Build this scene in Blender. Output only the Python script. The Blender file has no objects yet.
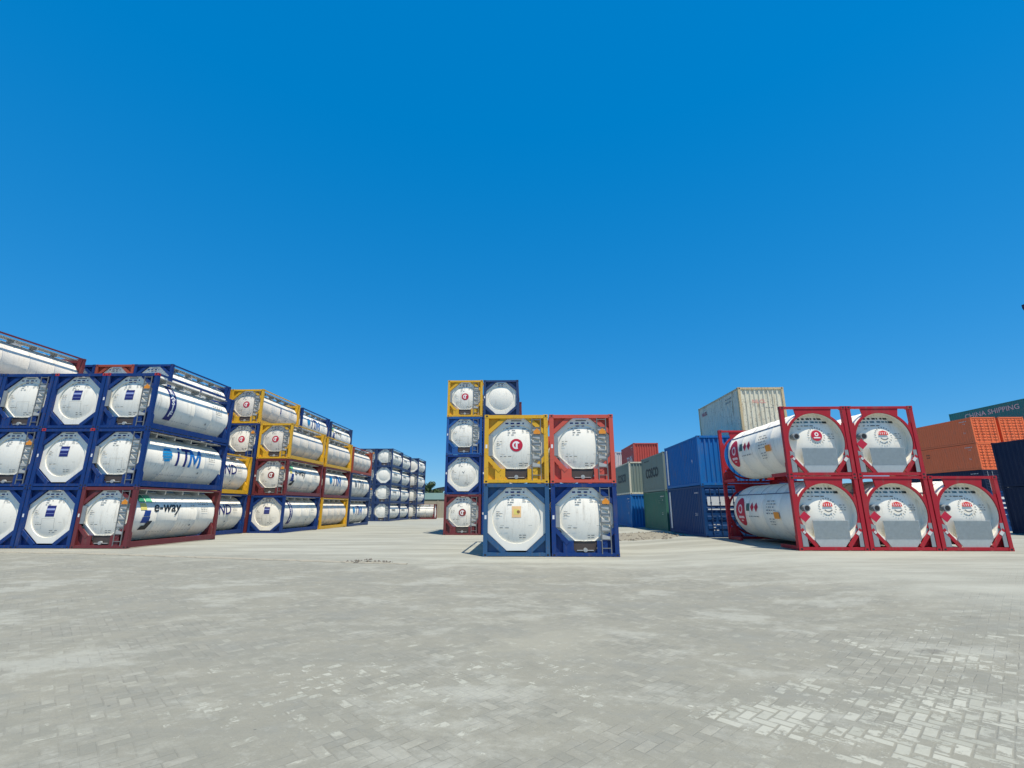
import bpy, bmesh, math, random
from mathutils import Vector, Matrix
R = math.radians
rnd = random.Random(7)
scene = bpy.context.scene
COL = scene.collection

# ------------------------------------------------------------------ camera
cd = bpy.data.cameras.new("camera")
cd.sensor_width = 36.0
cd.lens = 478.2 / 1024 * 36.0
cd.clip_start = 0.05
cd.clip_end = 3000
cam = bpy.data.objects.new("camera", cd)
COL.objects.link(cam)
cam.location = (0, 0, 1.784)
cam.rotation_euler = (R(90) + 0.249, 0, 0.026)
scene.camera = cam

# ------------------------------------------------------------------ world, sun, exposure
SUN = Vector((0.98, -1.48, 5.182)).normalized()
ELEV = math.asin(SUN.z)
AZ = math.atan2(SUN.x, SUN.y)          # clockwise from +Y
world = bpy.data.worlds.new("World")
scene.world = world
world.use_nodes = True
wt = world.node_tree
bg = wt.nodes["Background"]
sky = wt.nodes.new("ShaderNodeTexSky")
sky.sky_type = 'NISHITA'
sky.sun_disc = False
sky.sun_elevation = ELEV
sky.sun_rotation = AZ
sky.altitude = 0
sky.air_density = 1
sky.dust_density = 0
sky.ozone_density = 1
gam = wt.nodes.new("ShaderNodeGamma")          # flattens the zenith-to-horizon contrast, as the phone camera did
gam.inputs['Gamma'].default_value = .42
wt.links.new(sky.outputs[0], gam.inputs['Color'])
hsv = wt.nodes.new("ShaderNodeHueSaturation")
hsv.inputs['Hue'].default_value = .50
hsv.inputs['Saturation'].default_value = 1.50
hsv.inputs['Value'].default_value = 2.14
tint = wt.nodes.new("ShaderNodeVectorMath")       # white balance of the sky
tint.operation = 'MULTIPLY'
tint.inputs[1].default_value = (0.62, 0.86, 1.16)
wt.links.new(gam.outputs[0], tint.inputs[0])
wt.links.new(tint.outputs[0], hsv.inputs['Color'])
wt.links.new(hsv.outputs[0], bg.inputs['Color'])
bg.inputs['Strength'].default_value = 0.115
sd = bpy.data.lights.new("sun", 'SUN')
sd.energy = 5.0
sd.angle = R(0.5)
sd.color = (1.0, 0.90, 0.74)
sun = bpy.data.objects.new("sun", sd)
COL.objects.link(sun)
sun.location = (20, -20, 90)
sun.rotation_euler = SUN.to_track_quat('Z', 'Y').to_euler()
scene.view_settings.view_transform = 'Standard'
scene.view_settings.look = 'None'
scene.view_settings.exposure = 0.35
scene.view_settings.gamma = 1.0
scene.view_settings.use_curve_mapping = False

# ------------------------------------------------------------------ node helpers
class NT:
    def __init__(s, mat):
        s.t = mat.node_tree
        s.n = s.t.nodes
        s.l = s.t.links
    def node(s, typ, **kw):
        n = s.n.new(typ)
        for k, v in kw.items():
            setattr(n, k, v)
        return n
    def put(s, sock, v):
        if isinstance(v, bpy.types.NodeSocket):
            s.l.new(v, sock)
        elif isinstance(v, (tuple, list)) and len(v) == 3 and sock.type == 'RGBA':
            sock.default_value = (*v, 1)
        else:
            sock.default_value = v
    def m(s, op, a, b=0.0, c=None, clamp=False):
        n = s.node('ShaderNodeMath', operation=op, use_clamp=clamp)
        s.put(n.inputs[0], a)
        s.put(n.inputs[1], b)
        if c is not None:
            s.put(n.inputs[2], c)
        return n.outputs[0]
    def mix(s, f, a, b):
        n = s.node('ShaderNodeMix', data_type='RGBA')
        s.put(n.inputs[0], f)
        s.put(n.inputs[6], a)
        s.put(n.inputs[7], b)
        return n.outputs[2]
    def sstep(s, v, a, b):
        n = s.node('ShaderNodeMapRange', interpolation_type='SMOOTHSTEP')
        s.put(n.inputs[0], v)
        n.inputs[1].default_value = a
        n.inputs[2].default_value = b
        return n.outputs[0]
    def noise(s, vec, scale, detail=4, rough=0.55, color=False):
        n = s.node('ShaderNodeTexNoise')
        s.put(n.inputs['Vector'], vec)
        n.inputs['Scale'].default_value = scale
        n.inputs['Detail'].default_value = detail
        n.inputs['Roughness'].default_value = rough
        return n.outputs['Color' if color else 'Fac']
    def vscale(s, vec, sc, rotz=0):
        n = s.node('ShaderNodeMapping')
        s.put(n.inputs[0], vec)
        n.inputs['Scale'].default_value = sc
        n.inputs['Rotation'].default_value = (0, 0, rotz)
        return n.outputs[0]

MATS = {}
def paint(name, rgb, rough=0.45, grime=0.25, rust=0.0, grime_col=(0.16, 0.14, 0.11), spec=0.5, fade=0.12):
    """weathered paint: low-frequency fading, vertical dirt streaks, speckles of rust"""
    if name in MATS:
        return MATS[name]
    m = bpy.data.materials.new(name)
    m.use_nodes = True
    t = NT(m)
    b = t.n['Principled BSDF']
    tc = t.node('ShaderNodeTexCoord').outputs['Object']
    oi = t.node('ShaderNodeObjectInfo').outputs['Random']
    off = t.node('ShaderNodeVectorMath', operation='ADD')
    comb = t.node('ShaderNodeCombineXYZ')
    t.put(comb.inputs[0], t.m('MULTIPLY', oi, 37.0))
    t.put(comb.inputs[1], t.m('MULTIPLY', oi, 91.0))
    t.put(comb.inputs[2], t.m('MULTIPLY', oi, 13.0))
    t.put(off.inputs[0], tc)
    t.put(off.inputs[1], comb.outputs[0])
    v = off.outputs[0]
    n1 = t.noise(v, 0.9, 3)
    streak = t.noise(t.vscale(v, (5.5, 5.5, 0.55)), 1.6, 5, 0.65)
    fine = t.noise(v, 14, 4, 0.7)
    g = t.m('MULTIPLY', t.sstep(streak, 0.48, 0.78), t.sstep(n1, 0.3, 0.7))
    g = t.m('MULTIPLY', g, grime * 1.8, clamp=True)
    dark = tuple(c * (1 - fade) for c in rgb)
    lite = tuple(min(c * (1 + fade) + 0.01 * fade, 0.95) for c in rgb)
    c = t.mix(n1, dark, lite)
    c = t.mix(g, c, grime_col)
    if rust > 0:
        r = t.m('MULTIPLY', t.sstep(fine, 0.57, 0.65), t.sstep(n1, 0.36, 0.58))
        r = t.m('MULTIPLY', r, rust, clamp=True)
        c = t.mix(r, c, (0.13, 0.055, 0.025))
    t.put(b.inputs['Base Color'], c)
    t.put(b.inputs['Roughness'], t.m('ADD', rough - 0.08, t.m('MULTIPLY', fine, 0.22)))
    b.inputs['Specular IOR Level'].default_value = spec
    bp = t.node('ShaderNodeBump')
    bp.inputs['Strength'].default_value = 0.12
    bp.inputs['Distance'].default_value = 0.01
    t.put(bp.inputs['Height'], t.noise(v, 3.0, 3))
    t.put(b.inputs['Normal'], bp.outputs[0])
    MATS[name] = m
    return m

def flat(name, rgb, rough=0.6, spec=0.4, metal=0.0):
    if name in MATS:
        return MATS[name]
    m = bpy.data.materials.new(name)
    m.use_nodes = True
    t = NT(m)
    b = t.n['Principled BSDF']
    tc = t.node('ShaderNodeTexCoord').outputs['Object']
    n = t.noise(tc, 9, 4, 0.6)
    t.put(b.inputs['Base Color'], t.mix(n, tuple(c * 0.82 for c in rgb), tuple(min(1, c * 1.14) for c in rgb)))
    b.inputs['Roughness'].default_value = rough
    b.inputs['Specular IOR Level'].default_value = spec
    b.inputs['Metallic'].default_value = metal
    MATS[name] = m
    return m

WHITE = paint('white_tank_paint', (0.86, 0.83, 0.735), 0.42, 0.42, 0.15, (0.40, 0.36, 0.29), 0.5, 0.05)
CREAM = paint('cream_tank_paint', (0.72, 0.68, 0.60), 0.45, 0.35, 0.15, (0.33, 0.24, 0.17), 0.4, 0.07)
FR = {
    'blue': paint('blue_frame_paint', (0.003, 0.036, 0.175), 0.55, 0.32, 0.5, spec=.3),
    'steelblue': paint('steel_blue_frame_paint', (0.018, 0.085, 0.20), 0.5, 0.25, 0.25),
    'brightblue': paint('bright_blue_frame_paint', (0.010, 0.085, 0.30), 0.45, 0.2, 0.2),
    'navy': paint('navy_frame_paint', (0.012, 0.040, 0.13), 0.5, 0.22, 0.2),
    'maroon': paint('maroon_frame_paint', (0.15, 0.022, 0.028), 0.5, 0.25, 0.3),
    'red': paint('red_frame_paint', (0.37, 0.012, 0.024), 0.5, 0.35, 0.3, spec=.35),
    'coral': paint('coral_red_frame_paint', (0.56, 0.085, 0.055), 0.5, 0.35, 0.4),
    'rust': paint('rust_red_frame_paint', (0.33, 0.06, 0.03), 0.55, 0.3, 0.35),
    'yellow': paint('yellow_frame_paint', (0.70, 0.39, 0.015), 0.5, 0.35, 0.5),
}
RUBBER_SHADE = flat('black_rubber_and_hole_shade', (0.02, 0.02, 0.022))  # also the painted shade of the corner casting apertures
GREY = flat('galvanised_grey', (0.36, 0.38, 0.38), 0.5)
LGREY = flat('light_grey_metal', (0.60, 0.61, 0.60), 0.45)
CASTRED = flat('red_casting_paint', (0.50, 0.03, 0.04), 0.5)
INK = flat('grey_lettering', (0.20, 0.22, 0.22))
TEAL = flat('teal_lettering', (0.05, 0.17, 0.22))
DBLUE = flat('dark_blue_lettering', (0.012, 0.02, 0.16))
MBLUE = flat('mid_blue_lettering', (0.01, 0.09, 0.38))
CYAN = flat('cyan_blue_logo', (0.01, 0.26, 0.55))
BLK = flat('black_lettering', (0.02, 0.025, 0.03))
CRIM = flat('crimson_logo', (0.48, 0.012, 0.045))
BROWNRED = flat('brown_red_logo', (0.24, 0.035, 0.03))
WINK = flat('white_lettering', (0.78, 0.78, 0.78))
ORNG = flat('orange_placard', (0.75, 0.28, 0.03))
GRN = flat('green_logo', (0.03, 0.22, 0.12))
LGRN = flat('light_green_logo', (0.13, 0.50, 0.28))
YEL = flat('yellow_logo', (0.70, 0.60, 0.16))
SLAT = flat('slate_grey_box', (0.25, 0.28, 0.30))
MESHG = flat('grey_mesh_panel', (0.46, 0.49, 0.48), 0.4, 0.6, 0.35)

# ------------------------------------------------------------------ ground
def sm(t):
    t = max(0.0, min(1.0, t))
    return t * t * (3 - 2 * t)
def gz(x, y):
    z = 0.24 * sm((x - 3.5) / 5.5)
    if y > 25:
        z -= 0.0085 * (min(y, 115) - 25)
    return z

def ground_material():
    m = bpy.data.materials.new('dusty_herringbone_pavers')
    m.use_nodes = True
    t = NT(m)
    b = t.n['Principled BSDF']
    pos = t.node('ShaderNodeNewGeometry').outputs['Position']
    # slight warping so that joints are not ruler straight
    wob = t.noise(pos, 2.2, 2, 0.5, True)
    wv = t.node('ShaderNodeVectorMath', operation='MULTIPLY_ADD')
    t.put(wv.inputs[0], wob)
    wv.inputs[1].default_value = (0.035, 0.035, 0)
    t.put(wv.inputs[2], pos)
    p = t.vscale(wv.outputs[0], (1 / .105, 1 / .105, 1), R(45))
    sx = t.node('ShaderNodeSeparateXYZ')
    t.put(sx.inputs[0], p)
    X, Y = sx.outputs[0], sx.outputs[1]
    ci, cj = t.m('FLOOR', X), t.m('FLOOR', Y)
    fx, fy = t.m('SUBTRACT', X, ci), t.m('SUBTRACT', Y, cj)
    k = t.m('FLOORED_MODULO', t.m('SUBTRACT', ci, cj), 4.0)
    def eq(v):
        return t.m('COMPARE', k, float(v), 0.1)
    k1, k2, k3 = eq(1), eq(2), eq(3)
    hor = t.m('LESS_THAN', k, 1.5)
    ver = t.m('SUBTRACT', 1.0, hor)
    u = t.m('ADD', fx, k1)
    v = t.m('ADD', fy, k2)
    lu = t.m('ADD', 1.0, hor)
    lv = t.m('ADD', 1.0, ver)
    e = t.m('MINIMUM', t.m('MINIMUM', u, t.m('SUBTRACT', lu, u)), t.m('MINIMUM', v, t.m('SUBTRACT', lv, v)))
    idv = t.node('ShaderNodeCombineXYZ')
    t.put(idv.inputs[0], t.m('SUBTRACT', ci, k1))
    t.put(idv.inputs[1], t.m('SUBTRACT', cj, k2))
    wn = t.node('ShaderNodeTexWhiteNoise', noise_dimensions='2D')
    t.put(wn.inputs['Vector'], idv.outputs[0])
    rv = wn.outputs['Value']
    rc = t.node('ShaderNodeSeparateColor')
    t.put(rc.inputs[0], wn.outputs['Color'])
    r2, r3 = rc.outputs[0], rc.outputs[1]
    S = t.node('ShaderNodeSeparateXYZ')
    t.put(S.inputs[0], pos)
    px, py = S.outputs[0], S.outputs[1]
    big = t.noise(pos, 0.22, 4, 0.6)
    med = t.noise(pos, 1.1, 5, 0.62)
    sml = t.noise(pos, 7.0, 6, 0.7)
    grit = t.noise(pos, 60.0, 4, 0.75)
    # tyre-worn streaks running across the yard
    tracks = t.noise(t.vscale(pos, (0.10, 1.3, 1), R(8)), 1.0, 5, 0.6)
    tracks2 = t.noise(t.vscale(pos, (0.25, 2.6, 1), R(-20)), 1.0, 5, 0.65)
    def blob(cx, cy, r, s=1.0):
        d = t.node('ShaderNodeVectorMath', operation='DISTANCE')
        mp = t.node('ShaderNodeMapping')
        t.put(mp.inputs[0], pos)
        mp.inputs['Scale'].default_value = (1, s, 0)
        t.put(d.inputs[0], mp.outputs[0])
        d.inputs[1].default_value = (cx, cy * s, 0)
        return t.m('SUBTRACT', 1.0, t.m('DIVIDE', d.outputs['Value'], r), clamp=True)
    # sand film over everything
    sand = t.mix(t.sstep(med, 0.3, 0.7), (0.195, 0.187, 0.160), (0.226, 0.213, 0.179))
    sand = t.mix(t.m('MULTIPLY', t.sstep(tracks, 0.42, 0.68), 0.55), sand, (0.177, 0.174, 0.154))
    sand = t.mix(t.m('MULTIPLY', t.sstep(tracks2, 0.50, 0.72), 0.35), sand, (0.254, 0.238, 0.203))
    sand = t.mix(t.m('MULTIPLY', t.sstep(grit, 0.50, 0.72), 0.55), sand, (0.135, 0.122, 0.105))
    brick = t.mix(rv, (0.177, 0.173, 0.153), (0.233, 0.222, 0.194))
    brick = t.mix(t.m('MULTIPLY', t.sstep(sml, 0.4, 0.7), 0.4), brick, (0.203, 0.186, 0.155))
    # dust mask: how much of the brick pattern is hidden
    hide = t.m('ADD', t.sstep(med, 0.40, 0.62), t.m('MULTIPLY', t.sstep(big, 0.45, 0.6), 0.5), clamp=True)
    blot = t.noise(pos, 0.55, 6, 0.7)
    hide = t.m('ADD', hide, t.m('MULTIPLY', t.sstep(blot, 0.44, 0.60), 0.9), clamp=True)
    hide = t.m('ADD', 0.12, t.m('MULTIPLY', hide, 0.70))
    joint = t.m('SUBTRACT', 1.0, t.sstep(e, 0.02, 0.085))
    joint = t.m('MULTIPLY', joint, t.sstep(t.m('ADD', sml, t.m('MULTIPLY', med, 0.5)), 0.60, 0.85))
    col = t.mix(t.m('MULTIPLY', joint, 0.34), brick, (0.115, 0.106, 0.090))
    col = t.mix(hide, col, sand)
    # clean worn tops: pale blocks in patches with ragged edges
    patch = t.m('ADD', t.m('MULTIPLY', blob(3.3, 4.7, 1.9, 1.3), 0.62), t.m('MULTIPLY', blob(2.0, 4.75, 0.75, 1.8), 0.55))
    patch = t.m('ADD', patch, t.m('MULTIPLY', blob(5.0, 6.4, 2.6, 1.2), 0.36))
    patch = t.m('ADD', patch, t.m('MULTIPLY', blob(-2.2, 4.9, 2.6, 1.0), 0.26))
    patch = t.m('ADD', patch, t.m('MULTIPLY', blob(0.2, 5.8, 3.2, 1.3), 0.20))
    patch = t.m('ADD', patch, t.m('MULTIPLY', t.sstep(big, 0.5, 0.75), 0.10))
    pm = t.m('ADD', patch, t.m('MULTIPLY', t.m('SUBTRACT', med, 0.5), 1.1))
    pm = t.m('ADD', pm, t.m('MULTIPLY', t.m('SUBTRACT', r2, 0.5), 0.38))
    pm = t.m('ADD', pm, t.m('MULTIPLY', t.m('SUBTRACT', sml, 0.5), 1.7))
    top = t.m('MULTIPLY', t.sstep(pm, 0.36, 0.50), t.sstep(e, 0.06, 0.14))
    col = t.mix(t.m('MULTIPLY', top, 0.92), col, t.mix(r3, (0.270, 0.266, 0.233), (0.364, 0.355, 0.314)))
    mid = t.noise(t.vscale(pos, (1.0, 1.7, 1), R(-35)), 3.2, 7, 0.78)
    col = t.mix(t.m('MULTIPLY', t.sstep(mid, 0.56, 0.70), 0.40), col, (0.315, 0.305, 0.275))
    col = t.mix(t.m('MULTIPLY', t.sstep(mid, 0.46, 0.34), 0.40), col, (0.165, 0.162, 0.150))
    ragged = t.noise(pos, 5.0, 8, 0.8)
    broad = t.noise(t.vscale(pos, (0.7, 1.0, 1), R(20)), 0.75, 7, 0.72)
    col = t.mix(t.m('MULTIPLY', t.sstep(broad, 0.50, 0.64), 0.55), col, (0.325, 0.318, 0.288))
    col = t.mix(t.m('MULTIPLY', t.sstep(broad, 0.48, 0.36), 0.40), col, (0.190, 0.190, 0.178))
    col = t.mix(t.m('MULTIPLY', t.sstep(ragged, 0.52, 0.66), 0.30), col, (0.325, 0.318, 0.290))
    col = t.mix(t.m('MULTIPLY', t.sstep(ragged, 0.48, 0.34), 0.34), col, (0.160, 0.158, 0.146))
    # small faint lighter / darker single blocks everywhere
    odd = t.m('MULTIPLY', t.sstep(rv, 0.86, 0.90), t.sstep(sml, 0.42, 0.6))
    odd = t.m('MULTIPLY', odd, t.sstep(e, 0.05, 0.10))
    col = t.mix(t.m('MULTIPLY', odd, 0.50), col, (0.283, 0.275, 0.239))
    # pale dry soil / concrete beyond the pavers and a wash of it on the right
    far = t.sstep(t.m('ADD', py, t.m('ADD', t.m('MULTIPLY', t.m('SUBTRACT', med, 0.5), 5.0), t.m('MULTIPLY', px, 0.22))), 13.0, 18.0)
    right = t.sstep(t.m('ADD', t.m('ADD', px, t.m('MULTIPLY', med, 4.0)), t.m('MULTIPLY', py, 0.3)), 10.5, 15.0)
    pale = t.mix(t.sstep(t.noise(t.vscale(pos, (0.15, 0.8, 1), R(5)), 1.0, 6, 0.65), 0.35, 0.65), (0.243, 0.235, 0.206), (0.335, 0.327, 0.292))
    pale = t.mix(t.m('MULTIPLY', t.sstep(grit, 0.52, 0.75), 0.3), pale, (0.162, 0.147, 0.120))
    col = t.mix(t.m('MULTIPLY', t.m('MAXIMUM', far, right), 0.85), col, pale)
    # lighter sandy heap left of centre and small oil stains
    col = t.mix(t.m('MULTIPLY', t.sstep(t.m('ADD', blob(0.45, 7.3, 1.7, 1.0), t.m('MULTIPLY', t.m('SUBTRACT', blot, 0.35), 2.2)), 0.55, 1.2), 0.40), col, (0.283, 0.266, 0.224))
    st = t.sstep(t.m('ADD', blob(5.0, 6.65, 0.5, 2.5), t.m('MULTIPLY', t.m('SUBTRACT', sml, 0.5), 1.6)), 0.35, 0.8)
    col = t.mix(t.m('MULTIPLY', st, 0.5), col, (0.088, 0.083, 0.075))
    crack = t.sstep(t.m('ADD', blob(-5.2, 16.2, 0.9, 3.0), t.m('MULTIPLY', t.m('SUBTRACT', sml, 0.5), 3.0)), 0.75, 1.1)
    col = t.mix(t.m('MULTIPLY', crack, 0.75), col, (0.060, 0.058, 0.048))
    # scattered dark pebbles of grit
    vo = t.node('ShaderNodeTexVoronoi')
    t.put(vo.inputs['Vector'], pos)
    vo.inputs['Scale'].default_value = 3.2
    vs = t.node('ShaderNodeSeparateColor')
    t.put(vs.inputs[0], vo.outputs['Color'])
    peb = t.m('MULTIPLY', t.m('LESS_THAN', vo.outputs['Distance'], 0.045), t.m('GREATER_THAN', vs.outputs[0], 0.72))
    col = t.mix(t.m('MULTIPLY', peb, 0.7), col, (0.10, 0.10, 0.09))
    cool = t.node('ShaderNodeVectorMath', operation='MULTIPLY')
    t.put(cool.inputs[0], col)
    cool.inputs[1].default_value = (1.04, 1.095, 1.075)
    t.put(b.inputs['Base Color'], cool.outputs[0])
    b.inputs['Roughness'].default_value = 0.9
    b.inputs['Specular IOR Level'].default_value = 0.25
    h = t.m('MULTIPLY', t.sstep(e, 0.0, 0.09), t.m('SUBTRACT', 1.0, hide))
    h = t.m('ADD', h, t.m('MULTIPLY', top, 0.5))
    h = t.m('MULTIPLY', h, t.m('SUBTRACT', 1.0, far))
    h = t.m('ADD', t.m('MULTIPLY', h, 0.6), t.m('ADD', t.m('MULTIPLY', sml, 0.7), t.m('MULTIPLY', grit, 0.22)))
    bp = t.node('ShaderNodeBump')
    bp.inputs['Strength'].default_value = 0.7
    bp.inputs['Distance'].default_value = 0.012
    t.put(bp.inputs['Height'], h)
    t.put(b.inputs['Normal'], bp.outputs[0])
    return m

def link(o, parent=None):
    COL.objects.link(o)
    if parent is not None:
        o.parent = parent
    return o

def mesh_from(name, vs, fs, smooth=False):
    me = bpy.data.meshes.new(name)
    me.from_pydata(vs, [], fs)
    me.update()
    if smooth:
        me.polygons.foreach_set('use_smooth', [True] * len(me.polygons))
    return me

def axis_samples(lo, hi, c, fine):
    s = []
    v = 0.0
    step = fine
    while c + v < hi:
        s.append(c + v)
        v += step
        if v > 45:
            step *= 1.35
    s.append(hi)
    v = fine
    step = fine
    while c - v > lo:
        s.append(c - v)
        v += step
        if v > 45:
            step *= 1.35
    s.append(lo)
    return sorted(s)
xs = axis_samples(-900, 900, 2, 0.75)
ys = axis_samples(-300, 1800, 30, 1.0)
vs = [(x, y, gz(x, y)) for y in ys for x in xs]
nx = len(xs)
fs = [(j * nx + i, j * nx + i + 1, (j + 1) * nx + i + 1, (j + 1) * nx + i) for j in range(len(ys) - 1) for i in range(nx - 1)]
g = link(bpy.data.objects.new('ground', mesh_from('ground', vs, fs, True)))
g.data.materials.append(ground_material())
g['kind'] = 'structure'

# worn concrete strip across the yard
def strip():
    n = 80
    rs = random.Random(3)
    v, f = [], []
    for i in range(n + 1):
        k = i / n
        x = -22 + 18.3 * k
        y = 18.9 - 0.235 * (x + 17) * (1 if x > -17 else 0.4) + rs.uniform(-.03, .03)
        w = 0.13 + rs.uniform(-.09, .07)
        if k > 0.93:
            w *= 0.5
        z = gz(x, y)
        v += [(x, y - w, z + 0.004), (x, y - w + .02, z + 0.03), (x, y + w, z + 0.03), (x, y + w + .02, z + 0.004)]
        if i:
            a = 4 * (i - 1)
            for q in range(3):
                f.append((a + q, a + 4 + q, a + 5 + q, a + 1 + q))
    o = link(bpy.data.objects.new('path', mesh_from('path', v, f)))
    o.data.materials.append(flat('worn_concrete', (0.30, 0.285, 0.235), 0.9, 0.2))
    o['kind'] = 'structure'
strip()

# ------------------------------------------------------------------ mesh builder
class MB:
    def __init__(s):
        s.v, s.f, s.mi, s.sm = [], [], [], []
    def add(s, vs, fs, mi=0, smooth=False):
        o = len(s.v)
        s.v += [tuple(p) for p in vs]
        for f in fs:
            s.f.append(tuple(i + o for i in f))
            s.mi.append(mi)
            s.sm.append(smooth)
    def box(s, x0, x1, y0, y1, z0, z1, mi=0):
        s.add([(x0, y0, z0), (x1, y0, z0), (x1, y1, z0), (x0, y1, z0), (x0, y0, z1), (x1, y0, z1), (x1, y1, z1), (x0, y1, z1)],
              [(0, 3, 2, 1), (4, 5, 6, 7), (0, 1, 5, 4), (1, 2, 6, 5), (2, 3, 7, 6), (3, 0, 4, 7)], mi)
    def prism(s, pts, y0, y1, mi=0):
        """polygon in the XZ plane (counter-clockwise seen from -Y) extruded from y0 to y1"""
        n = len(pts)
        vs = [(x, y0, z) for x, z in pts] + [(x, y1, z) for x, z in pts]
        fs = [tuple(range(n)), tuple(range(2 * n - 1, n - 1, -1))]
        fs += [(i, i + n, (i + 1) % n + n, (i + 1) % n) for i in range(n)]
        s.add(vs, fs, mi)
    def bar(s, a, b, w, t, mi=0):
        """rectangular bar between 2 points in XZ plane; w in plane; a,b=(x,z); t=(y0,y1)"""
        dx, dz = b[0] - a[0], b[1] - a[1]
        l = math.hypot(dx, dz)
        nx, nz = -dz / l * w / 2, dx / l * w / 2
        s.prism([(a[0] - nx, a[1] - nz), (b[0] - nx, b[1] - nz), (b[0] + nx, b[1] + nz), (a[0] + nx, a[1] + nz)], t[0], t[1], mi)
    def tube(s, a, b, r, n=8, mi=0, r2=None, caps=True):
        a, b = Vector(a), Vector(b)
        r2 = r if r2 is None else r2
        d = (b - a).normalized()
        u = d.orthogonal().normalized()
        w = d.cross(u)
        vs = []
        for c, rr in ((a, r), (b, r2)):
            for i in range(n):
                t = 2 * math.pi * i / n
                vs.append(c + u * math.cos(t) * rr + w * math.sin(t) * rr)
        s.add(vs, [(i, (i + 1) % n, n + (i + 1) % n, n + i) for i in range(n)], mi, True)
        if caps:
            s.add(vs, [tuple(range(n - 1, -1, -1)), tuple(range(n, 2 * n))], mi)
    def revolve(s, prof, zc, n=48, mi=0, smooth=True, xc=0.0):
        """prof: list of (y, r) around the Y axis at height zc"""
        vs, fs = [], []
        for y, r in prof:
            for i in range(n):
                t = 2 * math.pi * i / n
                vs.append((xc + r * math.cos(t), y, zc + r * math.sin(t)))
        for j in range(len(prof) - 1):
            for i in range(n):
                a, b2 = j * n + i, j * n + (i + 1) % n
                fs.append((a, a + n, b2 + n, b2))
        s.add(vs, fs, mi, smooth)
    def mesh(s, name):
        me = bpy.data.meshes.new(name)
        me.from_pydata(s.v, [], s.f)
        me.polygons.foreach_set('material_index', s.mi)
        me.polygons.foreach_set('use_smooth', s.sm)
        me.validate()
        me.update()
        return me

MESH = {}
def part(name, key, builder, mats, parent, loc=None):
    """a part object; its mesh is cached per key, its materials sit on the object"""
    k = (name, key)
    if k not in MESH:
        me = builder().mesh(name) if not isinstance(builder, bpy.types.Mesh) else builder
        while len(me.materials) < len(mats):
            me.materials.append(mats[len(me.materials)])
        MESH[k] = me
    o = bpy.data.objects.new(name, MESH[k])
    link(o, parent)
    for i, m in enumerate(mats):
        o.material_slots[i].link = 'OBJECT'
        o.material_slots[i].material = m
    if loc is not None:
        o.location = loc
    return o

def thing(name, label, cat, loc, rz=0.0, group=None):
    e = bpy.data.objects.new(name, None)
    e.empty_display_size = 0.3
    link(e)
    e.location = loc
    e.rotation_euler = (0, 0, rz)
    e['label'] = label
    e['category'] = cat
    if group:
        e['group'] = group
    return e

# ------------------------------------------------------------------ lettering
TXT = {}
def text_tris(s, size, shear=0.0, bold=0.0, spacing=1.0):
    k = (s, size, shear, bold, spacing)
    if k not in TXT:
        cu = bpy.data.curves.new('lettering', 'FONT')
        cu.body = s
        cu.size = size
        cu.shear = shear
        cu.offset = bold
        cu.space_character = spacing
        cu.resolution_u = 2
        cu.fill_mode = 'FRONT'
        o = bpy.data.objects.new('lettering', cu)
        COL.objects.link(o)
        bpy.context.view_layer.update()
        me = bpy.data.meshes.new_from_object(o.evaluated_get(bpy.context.evaluated_depsgraph_get()))
        bpy.data.objects.remove(o)
        bpy.data.curves.remove(cu)
        vs = [(v.co.x, v.co.y) for v in me.vertices]
        fs = [tuple(p.vertices) for p in me.polygons]
        bpy.data.meshes.remove(me)
        w = max(v[0] for v in vs) if vs else 0
        TXT[k] = (vs, fs, w)
    return TXT[k]

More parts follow.
